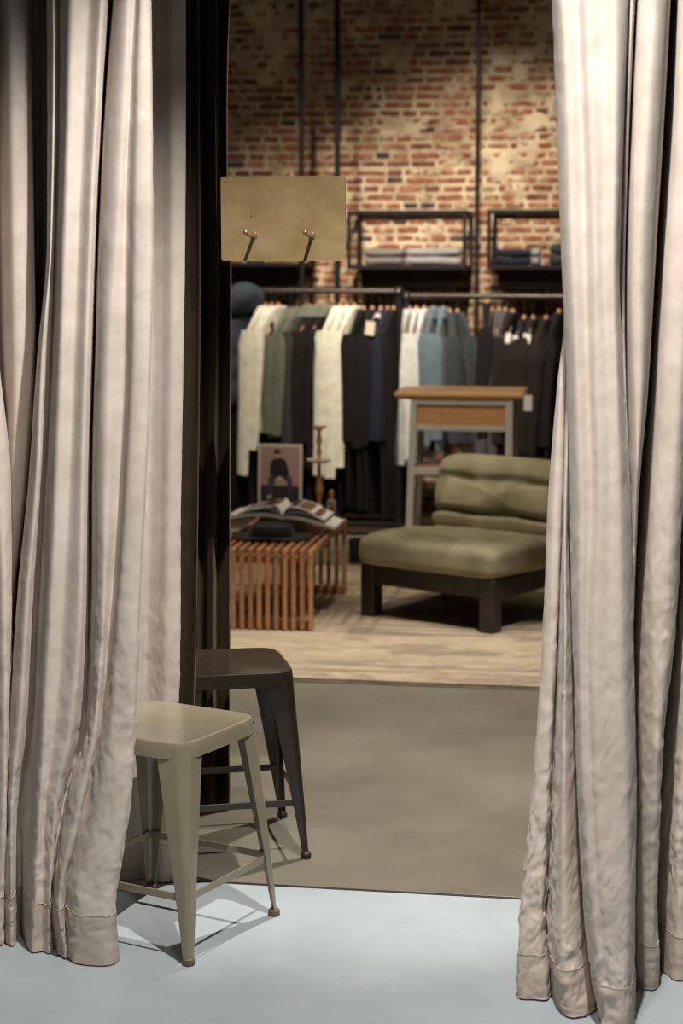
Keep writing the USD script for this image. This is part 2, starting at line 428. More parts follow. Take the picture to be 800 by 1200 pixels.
# ------------------------------------------------------------------ curtains
def drape(cols, top=2.60, per=16, nz=460, wr=1.0, seed=0, bottom=0.004):
    """cols: (knots [(row, column)], depth at 2.2 m, depth at floor); returns the grid of points and its heights"""
    t = np.linspace(0, 1, nz)
    zs = bottom + (top - bottom) * t ** 1.35
    X, Y = [], []
    for kn, yt, yb in cols:
        pz, px = [], []
        for row_, col_ in kn:
            yy = (yt + yb) / 2
            for _ in range(6):
                w = at_y(col_, row_, yy); yy = yb + (yt - yb) * np.clip(w[2] / 2.2, -0.2, 1.3)
            pz.append(w[2]); px.append(w[0])
        o = np.argsort(pz); pz, px = np.array(pz)[o], np.array(px)[o]
        if len(pz) == 1:
            xs = np.full(nz, px[0])
        else:
            xs = PchipInterpolator(pz, px, extrapolate=False)(np.clip(zs, pz[0], pz[-1]))
            xs = np.where(zs > pz[-1], px[-1] + np.clip(zs - pz[-1], 0, 1) * 0.3 * (px[-1] - px[-2]) / (pz[-1] - pz[-2]), xs)
        X.append(xs); Y.append(yb + (yt - yb) * np.clip(zs / 2.2, 0, 1.2))
    X, Y = np.array(X), np.array(Y)
    n = len(cols)
    s = np.linspace(0, n - 1, (n - 1) * per + 1)
    Q = np.stack([X, Y], -1)                              # centripetal Catmull-Rom through the fold lines
    Q = np.concatenate([2 * Q[:1] - Q[1:2], Q, 2 * Q[-1:] - Q[-2:-1]])
    out = []
    for i in range(n - 1):
        p0, p1, p2, p3 = Q[i:i + 4]
        d1, d2, d3 = (np.maximum(np.linalg.norm(b_ - a_, axis=-1), 1e-4)[:, None] ** 0.5 for a_, b_ in ((p0, p1), (p1, p2), (p2, p3)))
        m1 = d2 * ((p1 - p0) / d1 - (p2 - p0) / (d1 + d2) + (p2 - p1) / d2)
        m2 = d2 * ((p2 - p1) / d2 - (p3 - p1) / (d2 + d3) + (p3 - p2) / d3)
        for u in np.arange(per) / per:
            out.append((2 * u ** 3 - 3 * u ** 2 + 1) * p1 + (u ** 3 - 2 * u ** 2 + u) * m1 + (3 * u ** 2 - 2 * u ** 3) * p2 + (u ** 3 - u ** 2) * m2)
    out.append(Q[-2])
    Xf, Yf = np.moveaxis(np.array(out), -1, 0)
    P = np.stack([Xf, Yf, np.broadcast_to(zs, Xf.shape)], -1)
    du, dv = np.gradient(P, axis=0), np.gradient(P, axis=1)
    nn = np.cross(du, dv); nn /= np.linalg.norm(nn, axis=-1, keepdims=True) + 1e-12
    arc = np.cumsum(np.linalg.norm(np.diff(P, axis=0, prepend=P[:1]), axis=-1), axis=0)
    q = np.stack([arc, P[..., 2], np.full(arc.shape, seed * 3.7)], -1)
    low = np.clip(1.25 - P[..., 2], 0, 1.25) / 1.25
    patch = np.clip((meshkit.fbm(q * np.array([4, 3, 1]), 2, seed + 31) - 0.3) * 3, 0.45, 1.1)
    amp = (0.0006 + 0.0046 * low ** 1.1) * patch
    warp = meshkit.fbm(q * np.array([6, 6, 1]), 3, seed + 20)
    q2 = q * np.array([26, 17, 1]) + np.stack([warp * 3.0, warp * 2.0, warp * 0], -1)
    ridge = 1 - 2 * np.abs(meshkit.fbm(q2, 3, seed + 1) - 0.5) * 2.0
    fine = meshkit.fbm(q * np.array([60, 44, 1]) + warp[..., None] * 3, 3, seed + 5) - 0.5
    broad = meshkit.fbm(q * np.array([5, 2.2, 1]), 2, seed + 8) - 0.5
    d = wr * (amp * (ridge - 0.5) * 1.25 + amp * fine * 1.5 + 0.010 * broad * (0.35 + low))
    edge = np.clip(np.minimum(s, n - 1 - s) / 0.5, 0, 1)[:, None]
    P = P + nn * (d * edge)[..., None]
    P[..., 2] = np.maximum(P[..., 2], bottom) * np.where(P[..., 2] > 0.02, 1, 1)
    return P


def curtain(name, label, cols, cloth_m, hem_m, hem_h, **kw):
    P = drape(cols, **kw)
    t = thing(name, label, 'curtain')
    obj('cloth', sheet(P, 0.003), cloth_m, t, True)
    k = int(np.searchsorted(P[len(P) // 2, :, 2], hem_h))
    k = max(k, 3)
    H = P[:, :k + 1]
    obj('hem', sheet(H, 0.0065), hem_m, t, True)
    return t


LEFT = [
    ([(0, -95), (1100, -120)], 4.05, 4.02),
    ([(0, -60), (1100, -80)], 4.25, 4.2),
    ([(0, -30), (400, -25), (560, -5), (700, 4), (1080, -2)], 4.05, 3.98),
    ([(0, -18), (400, -8), (560, 9), (700, 11), (840, 9), (1080, 4)], 4.06, 4.02),
    ([(0, -6), (400, -2), (560, 7), (700, 9), (1080, 2)], 4.2, 4.2),
    ([(0, 12), (280, 16), (420, 19), (560, 16), (700, 12), (1080, 6)], 4.08, 4.14),
    ([(0, 25), (280, 33), (420, 37), (560, 30), (700, 17), (1080, 8)], 4.10, 4.17),
    ([(0, 40), (280, 42), (420, 40), (560, 30), (700, 17), (1080, 6)], 4.33, 4.30),
    ([(0, 52), (280, 52), (420, 44), (560, 36), (700, 22), (1080, 8)], 4.30, 4.26),
    ([(0, 57), (280, 57), (420, 45), (560, 36), (700, 22), (840, 13), (950, 8), (1080, 4)], 4.06, 4.02),
    ([(0, 63), (280, 60), (420, 50), (560, 44), (700, 32), (840, 24), (950, 14), (1080, 14)], 4.03, 3.98),
    ([(0, 68), (280, 64), (420, 60), (560, 51), (700, 43), (840, 36), (950, 22), (1080, 24)], 4.06, 4.07),
    ([(0, 84), (280, 76), (560, 66), (840, 52), (1100, 38)], 3.98, 3.95),
    ([(0, 104), (280, 92), (560, 82), (840, 66), (960, 52), (1100, 50)], 4.00, 3.96),
    ([(0, 120), (280, 106), (560, 97), (720, 94), (840, 84), (960, 64), (1100, 58)], 3.98, 3.95),
    ([(0, 130), (200, 118), (420, 110), (560, 106), (720, 104), (840, 99), (940, 75), (1060, 58), (1110, 62)], 4.17, 3.985),
    ([(0, 138), (200, 124), (420, 115), (560, 112), (720, 112), (840, 108), (940, 84), (1060, 66), (1110, 72)], 4.00, 3.94),
    ([(0, 150), (280, 136), (420, 126), (560, 124), (720, 121), (840, 113), (960, 90), (1060, 70), (1110, 76)], 3.975, 3.925),
    ([(0, 158), (280, 147), (420, 146), (560, 140), (700, 131), (840, 118), (960, 96), (1060, 76), (1110, 78)], 3.985, 3.965),
    ([(0, 166), (280, 160), (420, 158), (560, 151), (700, 142), (840, 132), (960, 115), (1060, 92), (1110, 90)], 3.97, 3.905),
    ([(0, 174), (280, 176), (420, 173), (560, 168), (700, 161), (840, 155), (950, 146), (1010, 136), (1070, 127), (1115, 126)], 3.98, 3.905),
    ([(0, 176), (280, 178), (420, 176), (560, 171), (700, 165), (840, 160), (950, 152), (1010, 142), (1070, 133), (1115, 136)], 4.02, 3.94),
    ([(0, 173), (280, 175), (420, 173), (560, 168), (700, 162), (840, 156), (950, 148), (1070, 129), (1115, 132)], 4.045, 3.955),
]
STRIP = [
    ([(0, 150), (560, 148), (1040, 140)], 4.475, 4.475),
    ([(0, 164), (560, 162), (1040, 154)], 4.462, 4.462),
    ([(0, 178), (560, 175), (1040, 166)], 4.48, 4.48),
    ([(0, 190), (280, 190), (560, 187), (1040, 176)], 4.472, 4.472),
    ([(0, 202), (280, 203), (560, 199), (1040, 188)], 4.455, 4.46),
    ([(0, 216), (280, 215), (420, 213), (560, 211), (840, 208), (1040, 199)], 4.47, 4.47),
    ([(0, 217), (280, 216), (420, 214), (560, 212), (840, 209), (1040, 200)], 4.476, 4.476),
    ([(0, 212), (560, 207), (1040, 196)], 4.486, 4.486),
]
curtain('linen_curtain', 'narrow flat strip of linen curtain hanging behind the olive stool', STRIP, LINEN, LINEN_HEM, 0.10, seed=3, wr=0.55)
curtain('linen_curtain', 'tall beige linen curtain with stitched hem hanging at the left', LEFT, LINEN, LINEN_HEM, 0.115, seed=1)

RIGHT = [
    ([(0, 668), (400, 668), (1000, 664)], 4.10, 4.10),
    ([(0, 666), (300, 664), (380, 663), (450, 656), (600, 645), (750, 640), (850, 634), (945, 627), (1080, 613), (1175, 613)], 4.03, 3.93),
    ([(0, 665), (300, 663), (380, 661), (450, 654), (600, 643), (750, 637), (850, 631), (945, 624), (1050, 613), (1085, 609), (1175, 609)], 4.0, 3.86),
    ([(0, 667), (300, 665), (380, 663), (450, 657), (600, 650), (750, 645), (945, 634), (1085, 624), (1175, 626)], 3.96, 3.86),
    ([(0, 669), (300, 667), (450, 661), (600, 656), (750, 650), (945, 640), (1085, 634), (1175, 640)], 3.97, 3.86),
    ([(0, 670), (300, 669), (450, 663), (600, 659), (750, 653), (945, 646), (1085, 640), (1175, 648)], 4.0, 3.92),
    ([(0, 672), (300, 671), (450, 666), (600, 662), (750, 662), (945, 660), (1100, 660), (1190, 668)], 3.93, 3.78),
    ([(0, 675), (300, 673), (450, 668), (600, 665), (750, 668), (945, 672), (1100, 678), (1190, 694)], 3.96, 3.82),
    ([(0, 668), (300, 672), (450, 669), (600, 668), (750, 671), (945, 678), (1100, 688), (1190, 702)], 4.12, 4.02),
    ([(0, 649), (150, 655), (300, 660), (450, 667), (600, 671), (750, 674), (945, 681), (1100, 690), (1190, 706)], 3.90, 3.84),
    ([(0, 648), (150, 654), (300, 659), (450, 665), (600, 669), (750, 672), (945, 679), (1100, 688), (1190, 704)], 3.84, 3.76),
    ([(0, 660), (150, 667), (300, 671), (450, 676), (600, 680), (750, 680), (945, 686), (1190, 708)], 3.775, 3.71),
    ([(0, 675), (150, 682), (300, 685), (450, 689), (600, 692), (700, 688), (945, 694), (1190, 714)], 3.79, 3.705),
    ([(0, 688), (150, 693), (300, 697), (450, 699), (600, 703), (750, 698), (945, 702), (1190, 722)], 3.765, 3.70),
    ([(0, 705), (150, 707), (300, 707), (450, 713), (600, 714), (750, 712), (945, 716), (1190, 728)], 3.775, 3.70),
    ([(0, 720), (150, 720), (300, 718), (450, 722), (600, 726), (750, 728), (945, 734), (1190, 735)], 3.765, 3.71),
    ([(0, 733), (150, 728), (300, 724), (450, 728), (600, 736), (750, 740), (945, 743), (1190, 741)], 3.80, 3.76),
    ([(0, 736), (150, 730), (300, 726), (450, 731), (600, 738), (750, 741), (945, 744), (1190, 742)], 3.88, 3.84),
    ([(0, 740), (150, 734), (300, 729), (450, 732), (600, 738), (750, 740), (945, 742), (1190, 740)], 3.84, 3.88),
    ([(0, 746), (150, 738), (300, 733), (450, 733), (600, 738), (750, 739), (945, 740), (1190, 738)], 3.98, 3.93),
    ([(0, 752), (150, 744), (300, 738), (450, 740), (600, 741), (750, 739), (945, 740), (1190, 738)], 3.87, 3.92),
    ([(0, 766), (150, 758), (300, 750), (450, 750), (600, 744), (750, 740), (945, 740), (1190, 738)], 3.85, 3.92),
    ([(0, 780), (150, 772), (300, 763), (450, 757), (600, 746), (750, 741), (945, 741), (1190, 738)], 3.88, 3.96),
    ([(0, 784), (150, 777), (300, 768), (450, 758), (600, 744), (750, 738), (945, 738), (1190, 736)], 4.16, 4.12),
    ([(0, 793), (150, 786), (300, 776), (450, 766), (600, 755), (750, 745), (945, 744), (1100, 742)], 4.05, 4.02),
    ([(0, 800), (150, 795), (300, 786), (450, 778), (600, 768), (750, 758), (945, 752), (1100, 748)], 3.95, 3.97),
    ([(0, 815), (300, 804), (450, 796), (600, 786), (750, 778), (945, 766), (1100, 764)], 3.94, 3.95),
    ([(0, 828), (300, 816), (450, 806), (600, 797), (750, 788), (860, 776), (945, 772), (1060, 768), (1120, 770)], 3.98, 3.96),
    ([(0, 826), (300, 814), (600, 795), (750, 785), (945, 770), (1100, 768)], 4.18, 4.12),
    ([(0, 842), (300, 830), (600, 806), (750, 795), (945, 786), (1100, 784)], 4.10, 4.06),
    ([(0, 860), (300, 846), (600, 820), (750, 808), (945, 797), (1100, 796)], 4.00, 4.02),
    ([(0, 885), (300, 870), (600, 845), (750, 825), (945, 812), (1100, 808)], 4.02, 4.04),
    ([(0, 890), (300, 880), (600, 860), (750, 845), (1100, 820)], 4.2, 4.2),
    ([(0, 930), (600, 900), (1100, 860)], 4.05, 4.05),
]
curtain('linen_curtain', 'tall pale linen curtain with crumpled foot hanging at the right', RIGHT, LINEN, LINEN_HEM, 0.10, seed=4)

BROWN_NEAR = [  # reflected edge of the linen curtain, built as separate cloth
    ([(0, 207), (560, 203), (1000, 196)], 4.56, 4.56),
    ([(0, 214), (560, 210), (1000, 202)], 4.545, 4.545),
    ([(0, 222), (560, 219), (1000, 210)], 4.575, 4.575),
    ([(0, 228), (280, 230), (560, 228), (1000, 218)], 4.57, 4.57),
    ([(0, 231), (280, 233), (560, 231), (1000, 221)], 4.555, 4.555),
    ([(0, 232), (280, 234), (560, 232), (1000, 222)], 4.565, 4.565),
    ([(0, 227), (280, 229), (560, 227), (1000, 217)], 4.60, 4.60),
    ([(0, 212), (560, 208), (1000, 200)], 4.61, 4.61),
]
curtain('mirrored_curtain', 'narrow mirrored edge of the linen curtain darkened by painted mirror tint', BROWN_NEAR, MIRRORED_LINEN, MIRRORED_LINEN, 0.10, seed=7, wr=0.25)
BROWN = [  # reflected back of the linen curtain, built as separate cloth
    ([(0, 196), (560, 194), (950, 192)], 5.10, 5.10),
    ([(0, 212), (560, 210), (950, 208)], 5.16, 5.16),
    ([(0, 228), (560, 226), (950, 226)], 5.10, 5.10),
    ([(0, 238), (560, 237), (950, 236)], 5.17, 5.17),
    ([(0, 248), (280, 250), (560, 246), (950, 244)], 5.10, 5.09),
    ([(0, 251), (280, 253), (560, 249), (950, 248)], 5.09, 5.08),
    ([(0, 256), (280, 258), (560, 255), (950, 254)], 5.19, 5.17),
    ([(0, 263), (280, 262), (560, 262), (950, 259)], 5.14, 5.13),
    ([(0, 268), (200, 265), (310, 269), (560, 268), (760, 268), (950, 266)], 5.11, 5.10),
    ([(0, 269), (200, 266), (310, 270), (560, 269), (760, 269), (950, 267)], 5.13, 5.12),
    ([(0, 267), (200, 264), (310, 268), (560, 267), (760, 267), (950, 265)], 5.19, 5.19),
    ([(0, 256), (560, 256), (950, 254)], 5.23, 5.23),
]
curtain('mirrored_curtain', 'mirrored linen curtain painted dark hanging behind the mirrored stool', BROWN, MIRRORED_LINEN, MIRRORED_LINEN, 0.10, seed=8, wr=0.4)
tag(obj('mirrored_rail', [tube([(-1.6, 5.14, 2.63), (-0.9, 5.14, 2.63)], 0.012, 12), cbox(-1.5, -1.47, 4.55, 5.14, 2.62, 2.64), cbox(-1.0, -0.97, 4.55, 5.14, 2.62, 2.64)], BLACK_STEEL), 'black curtain rail above the mirrored linen curtains', 'curtain rail')

tag(obj('curtain_rail', [tube([(-2.2, 4.15, 2.63), (1.0, 4.15, 2.63)], 0.014, 12), cbox(-1.6, -1.56, 4.15, 4.46, 2.615, 2.645), cbox(0.36, 0.40, 4.15, 4.46, 2.615, 2.645)], BLACK_STEEL), 'black curtain rail above the linen curtains', 'curtain rail')


# ------------------------------------------------------------------ stools
def stool(label, center, deg, paint, cap):
    t = thing('metal_stool', label, 'stool', (center[0], center[1], 0), deg)
    Hs, st, sb = 0.500, 0.161, 0.1915
    # seat: rounded square, pressed in along the diagonals, with a rolled skirt
    n = 96
    a = np.linspace(0, 2 * math.pi, n, endpoint=False)
    c, s = np.cos(a), np.sin(a)
    rr = 1.0 / (np.abs(c) ** 6.5 + np.abs(s) ** 6.5) ** (1 / 6.5)
    ring = lambda k, z_: np.stack([c * rr * st * k, s * rr * st * k, np.full(n, z_)], -1)
    rings = [ring(1.03, Hs - 0.038), ring(1.028, Hs - 0.036), ring(1.022, Hs - 0.022), ring(1.012, Hs - 0.008), ring(1.0, Hs - 0.002), ring(0.975, Hs)]
    for k in (0.93, 0.85, 0.7, 0.5, 0.3, 0.1):
        R = ring(k, Hs)
        R[:, 2] += -0.006 * (1 - k ** 2)
        rings.append(R)
    inner = [ring(1.015, Hs - 0.038)] + [ring(1.005, Hs - 0.026), ring(0.97, Hs - 0.012), ring(0.5, Hs - 0.018), ring(0.1, Hs - 0.021)]
    obj('seat', loft(np.array(inner[::-1] + rings)), paint, t, 40)
    # legs: folded sheet, wide under the seat, narrow at the foot
    for kx, ky in ((1, 1), (-1, 1), (-1, -1), (1, -1)):
        ringsL = []
        for z_ in np.linspace(0.012, Hs - 0.016, 14):
            f = z_ / Hs
            o = sb + (st * 0.985 - sb) * f
            arm = 0.017 + (0.078 - 0.017) * f ** 1.1
            rad = 0.012 + 0.024 * f ** 2
            th = 0.0024
            out, inn = [], []
            for ang in np.linspace(0, math.pi / 2, 7):
                out.append((-rad + rad * math.cos(ang), -rad + rad * math.sin(ang)))
                inn.append((-rad + (rad - th) * math.cos(ang), -rad + (rad - th) * math.sin(ang)))
            outl = [(0, -arm)] + out + [(-arm, 0)]
            innl = [(-th, -arm)] + inn + [(-arm, -th)]
            prof = np.array(outl + innl[::-1])
            ringsL.append(np.stack([kx * (o + prof[:, 0]), ky * (o + prof[:, 1]), np.full(len(prof), z_)], -1))
        obj('leg', loft(np.array(ringsL), False), paint, t, 40)
        ft = rot(lathe([(0, 0), (0.012, 0), (0.0145, 0.004), (0.014, 0.014), (0.010, 0.018), (0, 0.018)], 16), 0)
        obj('foot_cap', move(ft, (kx * (sb - 0.009), ky * (sb - 0.009), 0)), cap, t, 40)
    zb = 0.15
    o = sb + (st - sb) * zb / Hs - 0.006
    for i in range(4):
        m = cbox(-o + 0.004, o - 0.004, o - 0.003, o + 0.001, zb - 0.009, zb + 0.009, 0.001)
        obj('brace', rot(m, 90 * i), paint, t)
    return t


STOOL_C = np.array([-1.0845, 4.1755])
stool('pale olive metal stool with tapered legs standing beside the left linen curtain', STOOL_C, 69.34, OLIVE_PAINT, RUBBER_TAN)
stool('mirror image of the olive stool painted in dark mirror tint', (STOOL_C[0], 9.0 - STOOL_C[1]), -69.34, MIRRORED_OLIVE, RUBBER_MIRRORED)  # reflection of the olive stool, built as a second solid stool

# ------------------------------------------------------------------ brass plate with two pegs
pl, pr = at_y(259, 207, 4.5), at_y(405, 306, 4.5)
hp = thing('hook_plate', 'rectangular aged brass plate with two pegs hanging at the mirror plane', 'coat hook', ((pl[0] + pr[0]) / 2, 4.5, pr[2]))
W2, HH = (pr[0] - pl[0]) / 2, pl[2] - pr[2]
import shapely
pm = trimesh.creation.extrude_polygon(shapely.box(-W2 + 0.006, 0.006, W2 - 0.006, HH - 0.006).buffer(0.006, quad_segs=6), 0.005, engine='earcut')
pm = move(rot(pm, 90, (1, 0, 0)), (0, 0.0, 0))
obj('plate', pm, BRASS_PLATE, hp)
for col in (298, 366):
    w = at_y(col, 276, 4.5)
    lx, lz = w[0] - (pl[0] + pr[0]) / 2, w[2] - pr[2]
    peg = obj('peg', tube([(lx, -0.004, lz), (lx, -0.03, lz), (lx, -0.085, lz + 0.002), (lx, -0.10, lz + 0.006)], 0.0042, 14), COPPER, hp)
    obj('rosette', move(rot(lathe([(0, 0), (0.0085, 0), (0.0085, 0.002), (0.006, 0.005), (0, 0.005)], 20), 90, (1, 0, 0)), (lx, -0.005, lz)), COPPER, peg)
    obj('knob', move(trimesh.creation.icosphere(2, 0.0062), (lx, -0.10, lz + 0.007)), COPPER, peg)
for sx, sz in ((-W2 + 0.012, HH - 0.012), (W2 - 0.010, 0.5 * HH - 0.042), (-W2 + 0.074, 0.108)):
    obj('screw', move(rot(lathe([(0, 0), (0.0022, 0), (0.0018, 0.0012), (0, 0.0014)], 10), 90, (1, 0, 0)), (sx, -0.005, sz)), PRINT_BROWN, hp)
for sx in (-W2 + 0.014, W2 - 0.020):
    obj('hanging_wire', tube([(sx, -0.002, HH - 0.004), (sx, -0.002, 2.62 - pr[2])], 0.0007, 6), WIRE, hp)

# ------------------------------------------------------------------ rug
RX0, RX1, RY0, RY1 = -2.9, 0.9, 6.715, 9.19
nu, nv = 420, 360
ux, uy = np.meshgrid(np.linspace(RX0, RX1, nu), np.linspace(RY0, RY1, nv), indexing='ij')
q = np.stack([ux, uy, ux * 0], -1)
edge = 0.008 * (meshkit.fbm(q * 5, 2, 2) - 0.5)
uy2 = uy + edge
zr = 0.009 + 0.004 * (meshkit.fbm(q * np.array([3, 12, 1]), 3, 4) - 0.5)
P = np.stack([ux, uy2, zr], -1)
base = np.array([0.44, 0.355, 0.245])
col = base * (0.52 + 0.5 * meshkit.fbm(q * np.array([5, 14, 1]), 4, 11) + 0.3 * meshkit.fbm(q * np.array([30, 60, 1]), 2, 13))[..., None]
d_edge = np.minimum(np.minimum(uy - RY0, RY1 - uy), np.minimum(ux - RX0, RX1 - ux))
wear = meshkit.fbm(q * np.array([4, 6, 1]), 4, 31)
dark = np.array([0.17, 0.13, 0.092])
for at, wd in ((0.15, 0.022), (0.25, 0.014), (0.86, 0.02), (0.94, 0.012), (1.02, 0.02)):
    k = np.exp(-((d_edge - at) / wd) ** 2) * np.clip((wear - 0.25) * 4, 0.45, 1) * 0.8
    col = col * (1 - k[..., None]) + dark * k[..., None]
# inner stripes that run away from the viewer beside the bench, and a worn field
for at in (-1.235, -1.17, -1.10):
    k = np.exp(-((ux - at) / 0.012) ** 2) * (uy > 7.55) * np.clip((wear - 0.32) * 5, 0, 1) * 0.8
    col = col * (1 - k[..., None]) + dark * k[..., None]
k = np.clip((meshkit.fbm(q * np.array([7, 9, 1]), 4, 51) - 0.52) * 5, 0, 1) * 0.6
col = col * (1 - k[..., None]) + dark * k[..., None]
top = sheet(P, 0.012)
obj_rug = tag(obj('rug', top, RUG, None, True, colors=np.vstack([col.reshape(-1, 3)] * 2)), 'large worn beige woven rug under the chair and slatted bench', 'rug')

# ------------------------------------------------------------------ slatted bench
BZ, BL, BW = 0.36, 0.92, 0.42
bench = thing('slatted_bench', 'low wooden bench of thin slats standing on the rug', 'bench', (-1.329 - BW, 7.549, 0.018))
nsl = 12
zt = BZ - 0.018
for i in range(nsl):
    x0 = i * (BW - 0.018) / (nsl - 1)
    m = TEAK[i % 3]
    obj('top_slat', cbox(x0, x0 + 0.018, 0.0, BL, zt - 0.03, zt, 0.003), m, bench)
    obj('end_slat', cbox(x0, x0 + 0.018, 0.002, 0.026, 0.0, zt - 0.0302, 0.003), m, bench)
    obj('end_slat', cbox(x0, x0 + 0.018, BL - 0.026, BL - 0.002, 0.0, zt - 0.0302, 0.003), m, bench)
for y0 in (0.027, BL - 0.047):
    obj('cross_rail', cbox(0, BW, y0, y0 + 0.02, 0.0, 0.036, 0.002), TEAK[1], bench)
    obj('cross_rail', cbox(0, BW, y0, y0 + 0.02, zt - 0.062, zt - 0.031, 0.002), TEAK[1], bench)
obj('cross_rail', cbox(0, BW, BL / 2 - 0.015, BL / 2 + 0.015, zt - 0.062, zt - 0.031, 0.002), TEAK[1], bench)

# things on the bench
hat = thing('felt_hat', 'black wide-brimmed felt hat lying on the front of the bench', 'hat', (-1.56, 7.86, BZ))
r_ = np.linspace(0, 2 * math.pi, 49)[:-1]
brim = loft(np.array([np.stack([0.175 * k * np.cos(r_), 0.15 * k * np.sin(r_), zz + 0.012 * k ** 4 * np.cos(2 * r_) ** 2], -1) for k, zz in
                      ((0.45, 0.004), (0.8, 0.003), (1.0, 0.002), (1.01, 0.005), (1.0, 0.008), (0.8, 0.008), (0.45, 0.009))]), True)
obj('brim', brim, HAT, hat, 50)
crown = loft(np.array([np.stack([0.098 * k * np.cos(r_), 0.082 * k * np.sin(r_), np.full(48, zz) - (0.014 * np.exp(-(np.sin(r_) / 0.35) ** 2) if k < 0.8 else 0)], -1) for k, zz in
                       ((1.0, 0.008), (0.98, 0.03), (0.93, 0.05), (0.82, 0.06), (0.6, 0.062), (0.3, 0.06), (0.05, 0.058))]), True)
obj('crown', crown, HAT, hat, 50)
book = thing('book', 'tan covered book lying on the bench under the open magazine', 'book', (-1.66, 8.06, BZ))
obj('cover', [cbox(0, 0.22, 0, 0.22, 0, 0.004, 0.001), cbox(0, 0.22, 0, 0.22, 0.05, 0.054, 0.001), cbox(0, 0.004, 0, 0.22, 0.0, 0.054, 0.001)], TAN, book)
obj('page_block', cbox(0.005, 0.215, 0.004, 0.216, 0.0042, 0.0498, 0.001), PAPER_EDGE, book)

mag = thing('magazine', 'open magazine with fanned picture pages lying across the bench', 'magazine', (-1.535, 8.07, BZ + 0.062))
# two stacks of pages that rise to the spine and droop outwards
def page(x0, x1, z0, arch, lift, y0=-0.11, y1=0.13, n=16):
    t_ = np.linspace(0, 1, n)
    X = x0 + (x1 - x0) * t_
    Z = z0 + arch * np.sin(math.pi * t_ ** 0.8) + lift * t_
    yy = np.linspace(y0, y1, 6)
    return np.stack(np.broadcast_arrays(X[:, None], yy[None, :] + 0.0 * X[:, None], Z[:, None] + 0 * yy[None, :]), -1)
def block(x0, x1, z0, arch, lift, th, y0=-0.11, y1=0.13):
    return sheet(page(x0, x1, z0, arch, lift, y0, y1), th)
obj('page_block', block(0.0, -0.24, 0.010, 0.012, -0.002, 0.014), PAPER, mag, 40)
obj('page_block', block(0.0, 0.235, 0.010, 0.012, -0.042, 0.012), PAPER, mag, 40)
for i, (x1, arch, lift, pic) in enumerate(((-0.20, 0.028, 0.004, PRINT_GREY), (-0.13, 0.032, 0.014, PRINT_DARK), (-0.06, 0.030, 0.030, PRINT_BROWN), (0.07, 0.022, 0.034, PRINT_DARK), (0.14, 0.030, 0.010, PRINT_BROWN), (0.19, 0.024, -0.016, PRINT_BROWN))):
    pg = page(0.0, x1, 0.020, arch, lift)
    pgo = obj('page', sheet(pg, 0.0012), PAPER, mag, True)
    sub = page(0.0, x1, 0.0212, arch, lift, -0.09, 0.11, 24)[9:21]
    sub = sub + np.array([0, 0, 0.0006])
    obj('printed_picture', sheet(sub, 0.0006), pic, pgo, True)

# photo card standing behind the magazine
pc = thing('photo_print', 'cream bordered photo print of a seated person in black standing on the bench', 'photograph', (-1.60, 8.36, BZ))
cl, cr = at_y(302, 520, 8.37), at_y(354, 595, 8.37)
PW, PT = cr[0] - cl[0], cl[2] - BZ
tilt = -4.0
def card(poly, y, th):
    m = trimesh.creation.extrude_polygon(poly, th, engine='earcut')
    m = rot(m, 90, (1, 0, 0))            # front faces -y
    return rot(move(m, (0, y, 0)), tilt, (1, 0, 0))
px0 = cl[0] + 1.60
bz0 = PT - (594 - 520) * (PT / 1.0) * 0 
lowz = at_y(328, 588, 8.37)[2] - BZ
obj('mount', card(shapely.box(px0, 0, px0 + PW, PT), 0, 0.004), PAPER_EDGE, pc)
X0, X1, Z0, Z1 = px0 + 0.013, px0 + PW - 0.013, lowz, PT - 0.012
w_, h_ = X1 - X0, Z1 - Z0
pp = lambda pts: shapely.Polygon([(X0 + a * w_, Z0 + b * h_) for a, b in pts])
obj('print', card(shapely.box(X0, Z0, X1, Z1), -0.004, 0.0006), PINK, pc)
obj('print_floor', card(pp([(0, 0), (1, 0), (1, 0.29), (0, 0.31)]), -0.0046, 0.0004), PRINT_DARK, pc)
obj('print_jeans', card(shapely.union_all([pp([(0.20, 0.44), (0.34, 0.50), (0.36, 0.40), (0.30, 0.12), (0.18, 0.10)]), pp([(0.60, 0.48), (0.80, 0.46), (0.84, 0.18), (0.74, 0.16), (0.68, 0.36)]), pp([(0.22, 0.42), (0.34, 0.52), (0.62, 0.50), (0.70, 0.42), (0.5, 0.38)])]), -0.0050, 0.0004), PRINT_JEANS, pc)
obj('print_jacket', card(pp([(0.24, 0.50), (0.24, 0.70), (0.32, 0.77), (0.40, 0.80), (0.52, 0.80), (0.64, 0.76), (0.70, 0.62), (0.74, 0.50), (0.62, 0.42), (0.40, 0.42)]), -0.0054, 0.0004), PRINT_BLACK, pc)
obj('print_face', card(pp([(0.36, 0.80), (0.35, 0.88), (0.50, 0.88), (0.49, 0.80), (0.43, 0.78)]), -0.0058, 0.0004), PRINT_SKIN, pc)
obj('print_hands', card(pp([(0.42, 0.40), (0.44, 0.46), (0.56, 0.46), (0.56, 0.40), (0.49, 0.34)]), -0.0058, 0.0004), PRINT_SKIN, pc)
obj('print_cap', card(pp([(0.34, 0.86), (0.35, 0.93), (0.42, 0.96), (0.49, 0.93), (0.51, 0.86), (0.43, 0.88)]), -0.0061, 0.0004), PRINT_BLACK, pc)
obj('print_shoe', card(pp([(0.16, 0.10), (0.28, 0.13), (0.30, 0.08), (0.18, 0.05)]), -0.0055, 0.0004), PRINT_SHOE, pc)
obj('easel_back', rot(cbox(px0 + PW / 2 - 0.02, px0 + PW / 2 + 0.02, 0.0, 0.003, 0.001, 0.20, 0.001), 10, (1, 0, 0), (0, 0.03, 0.2)), PAPER_EDGE, pc)

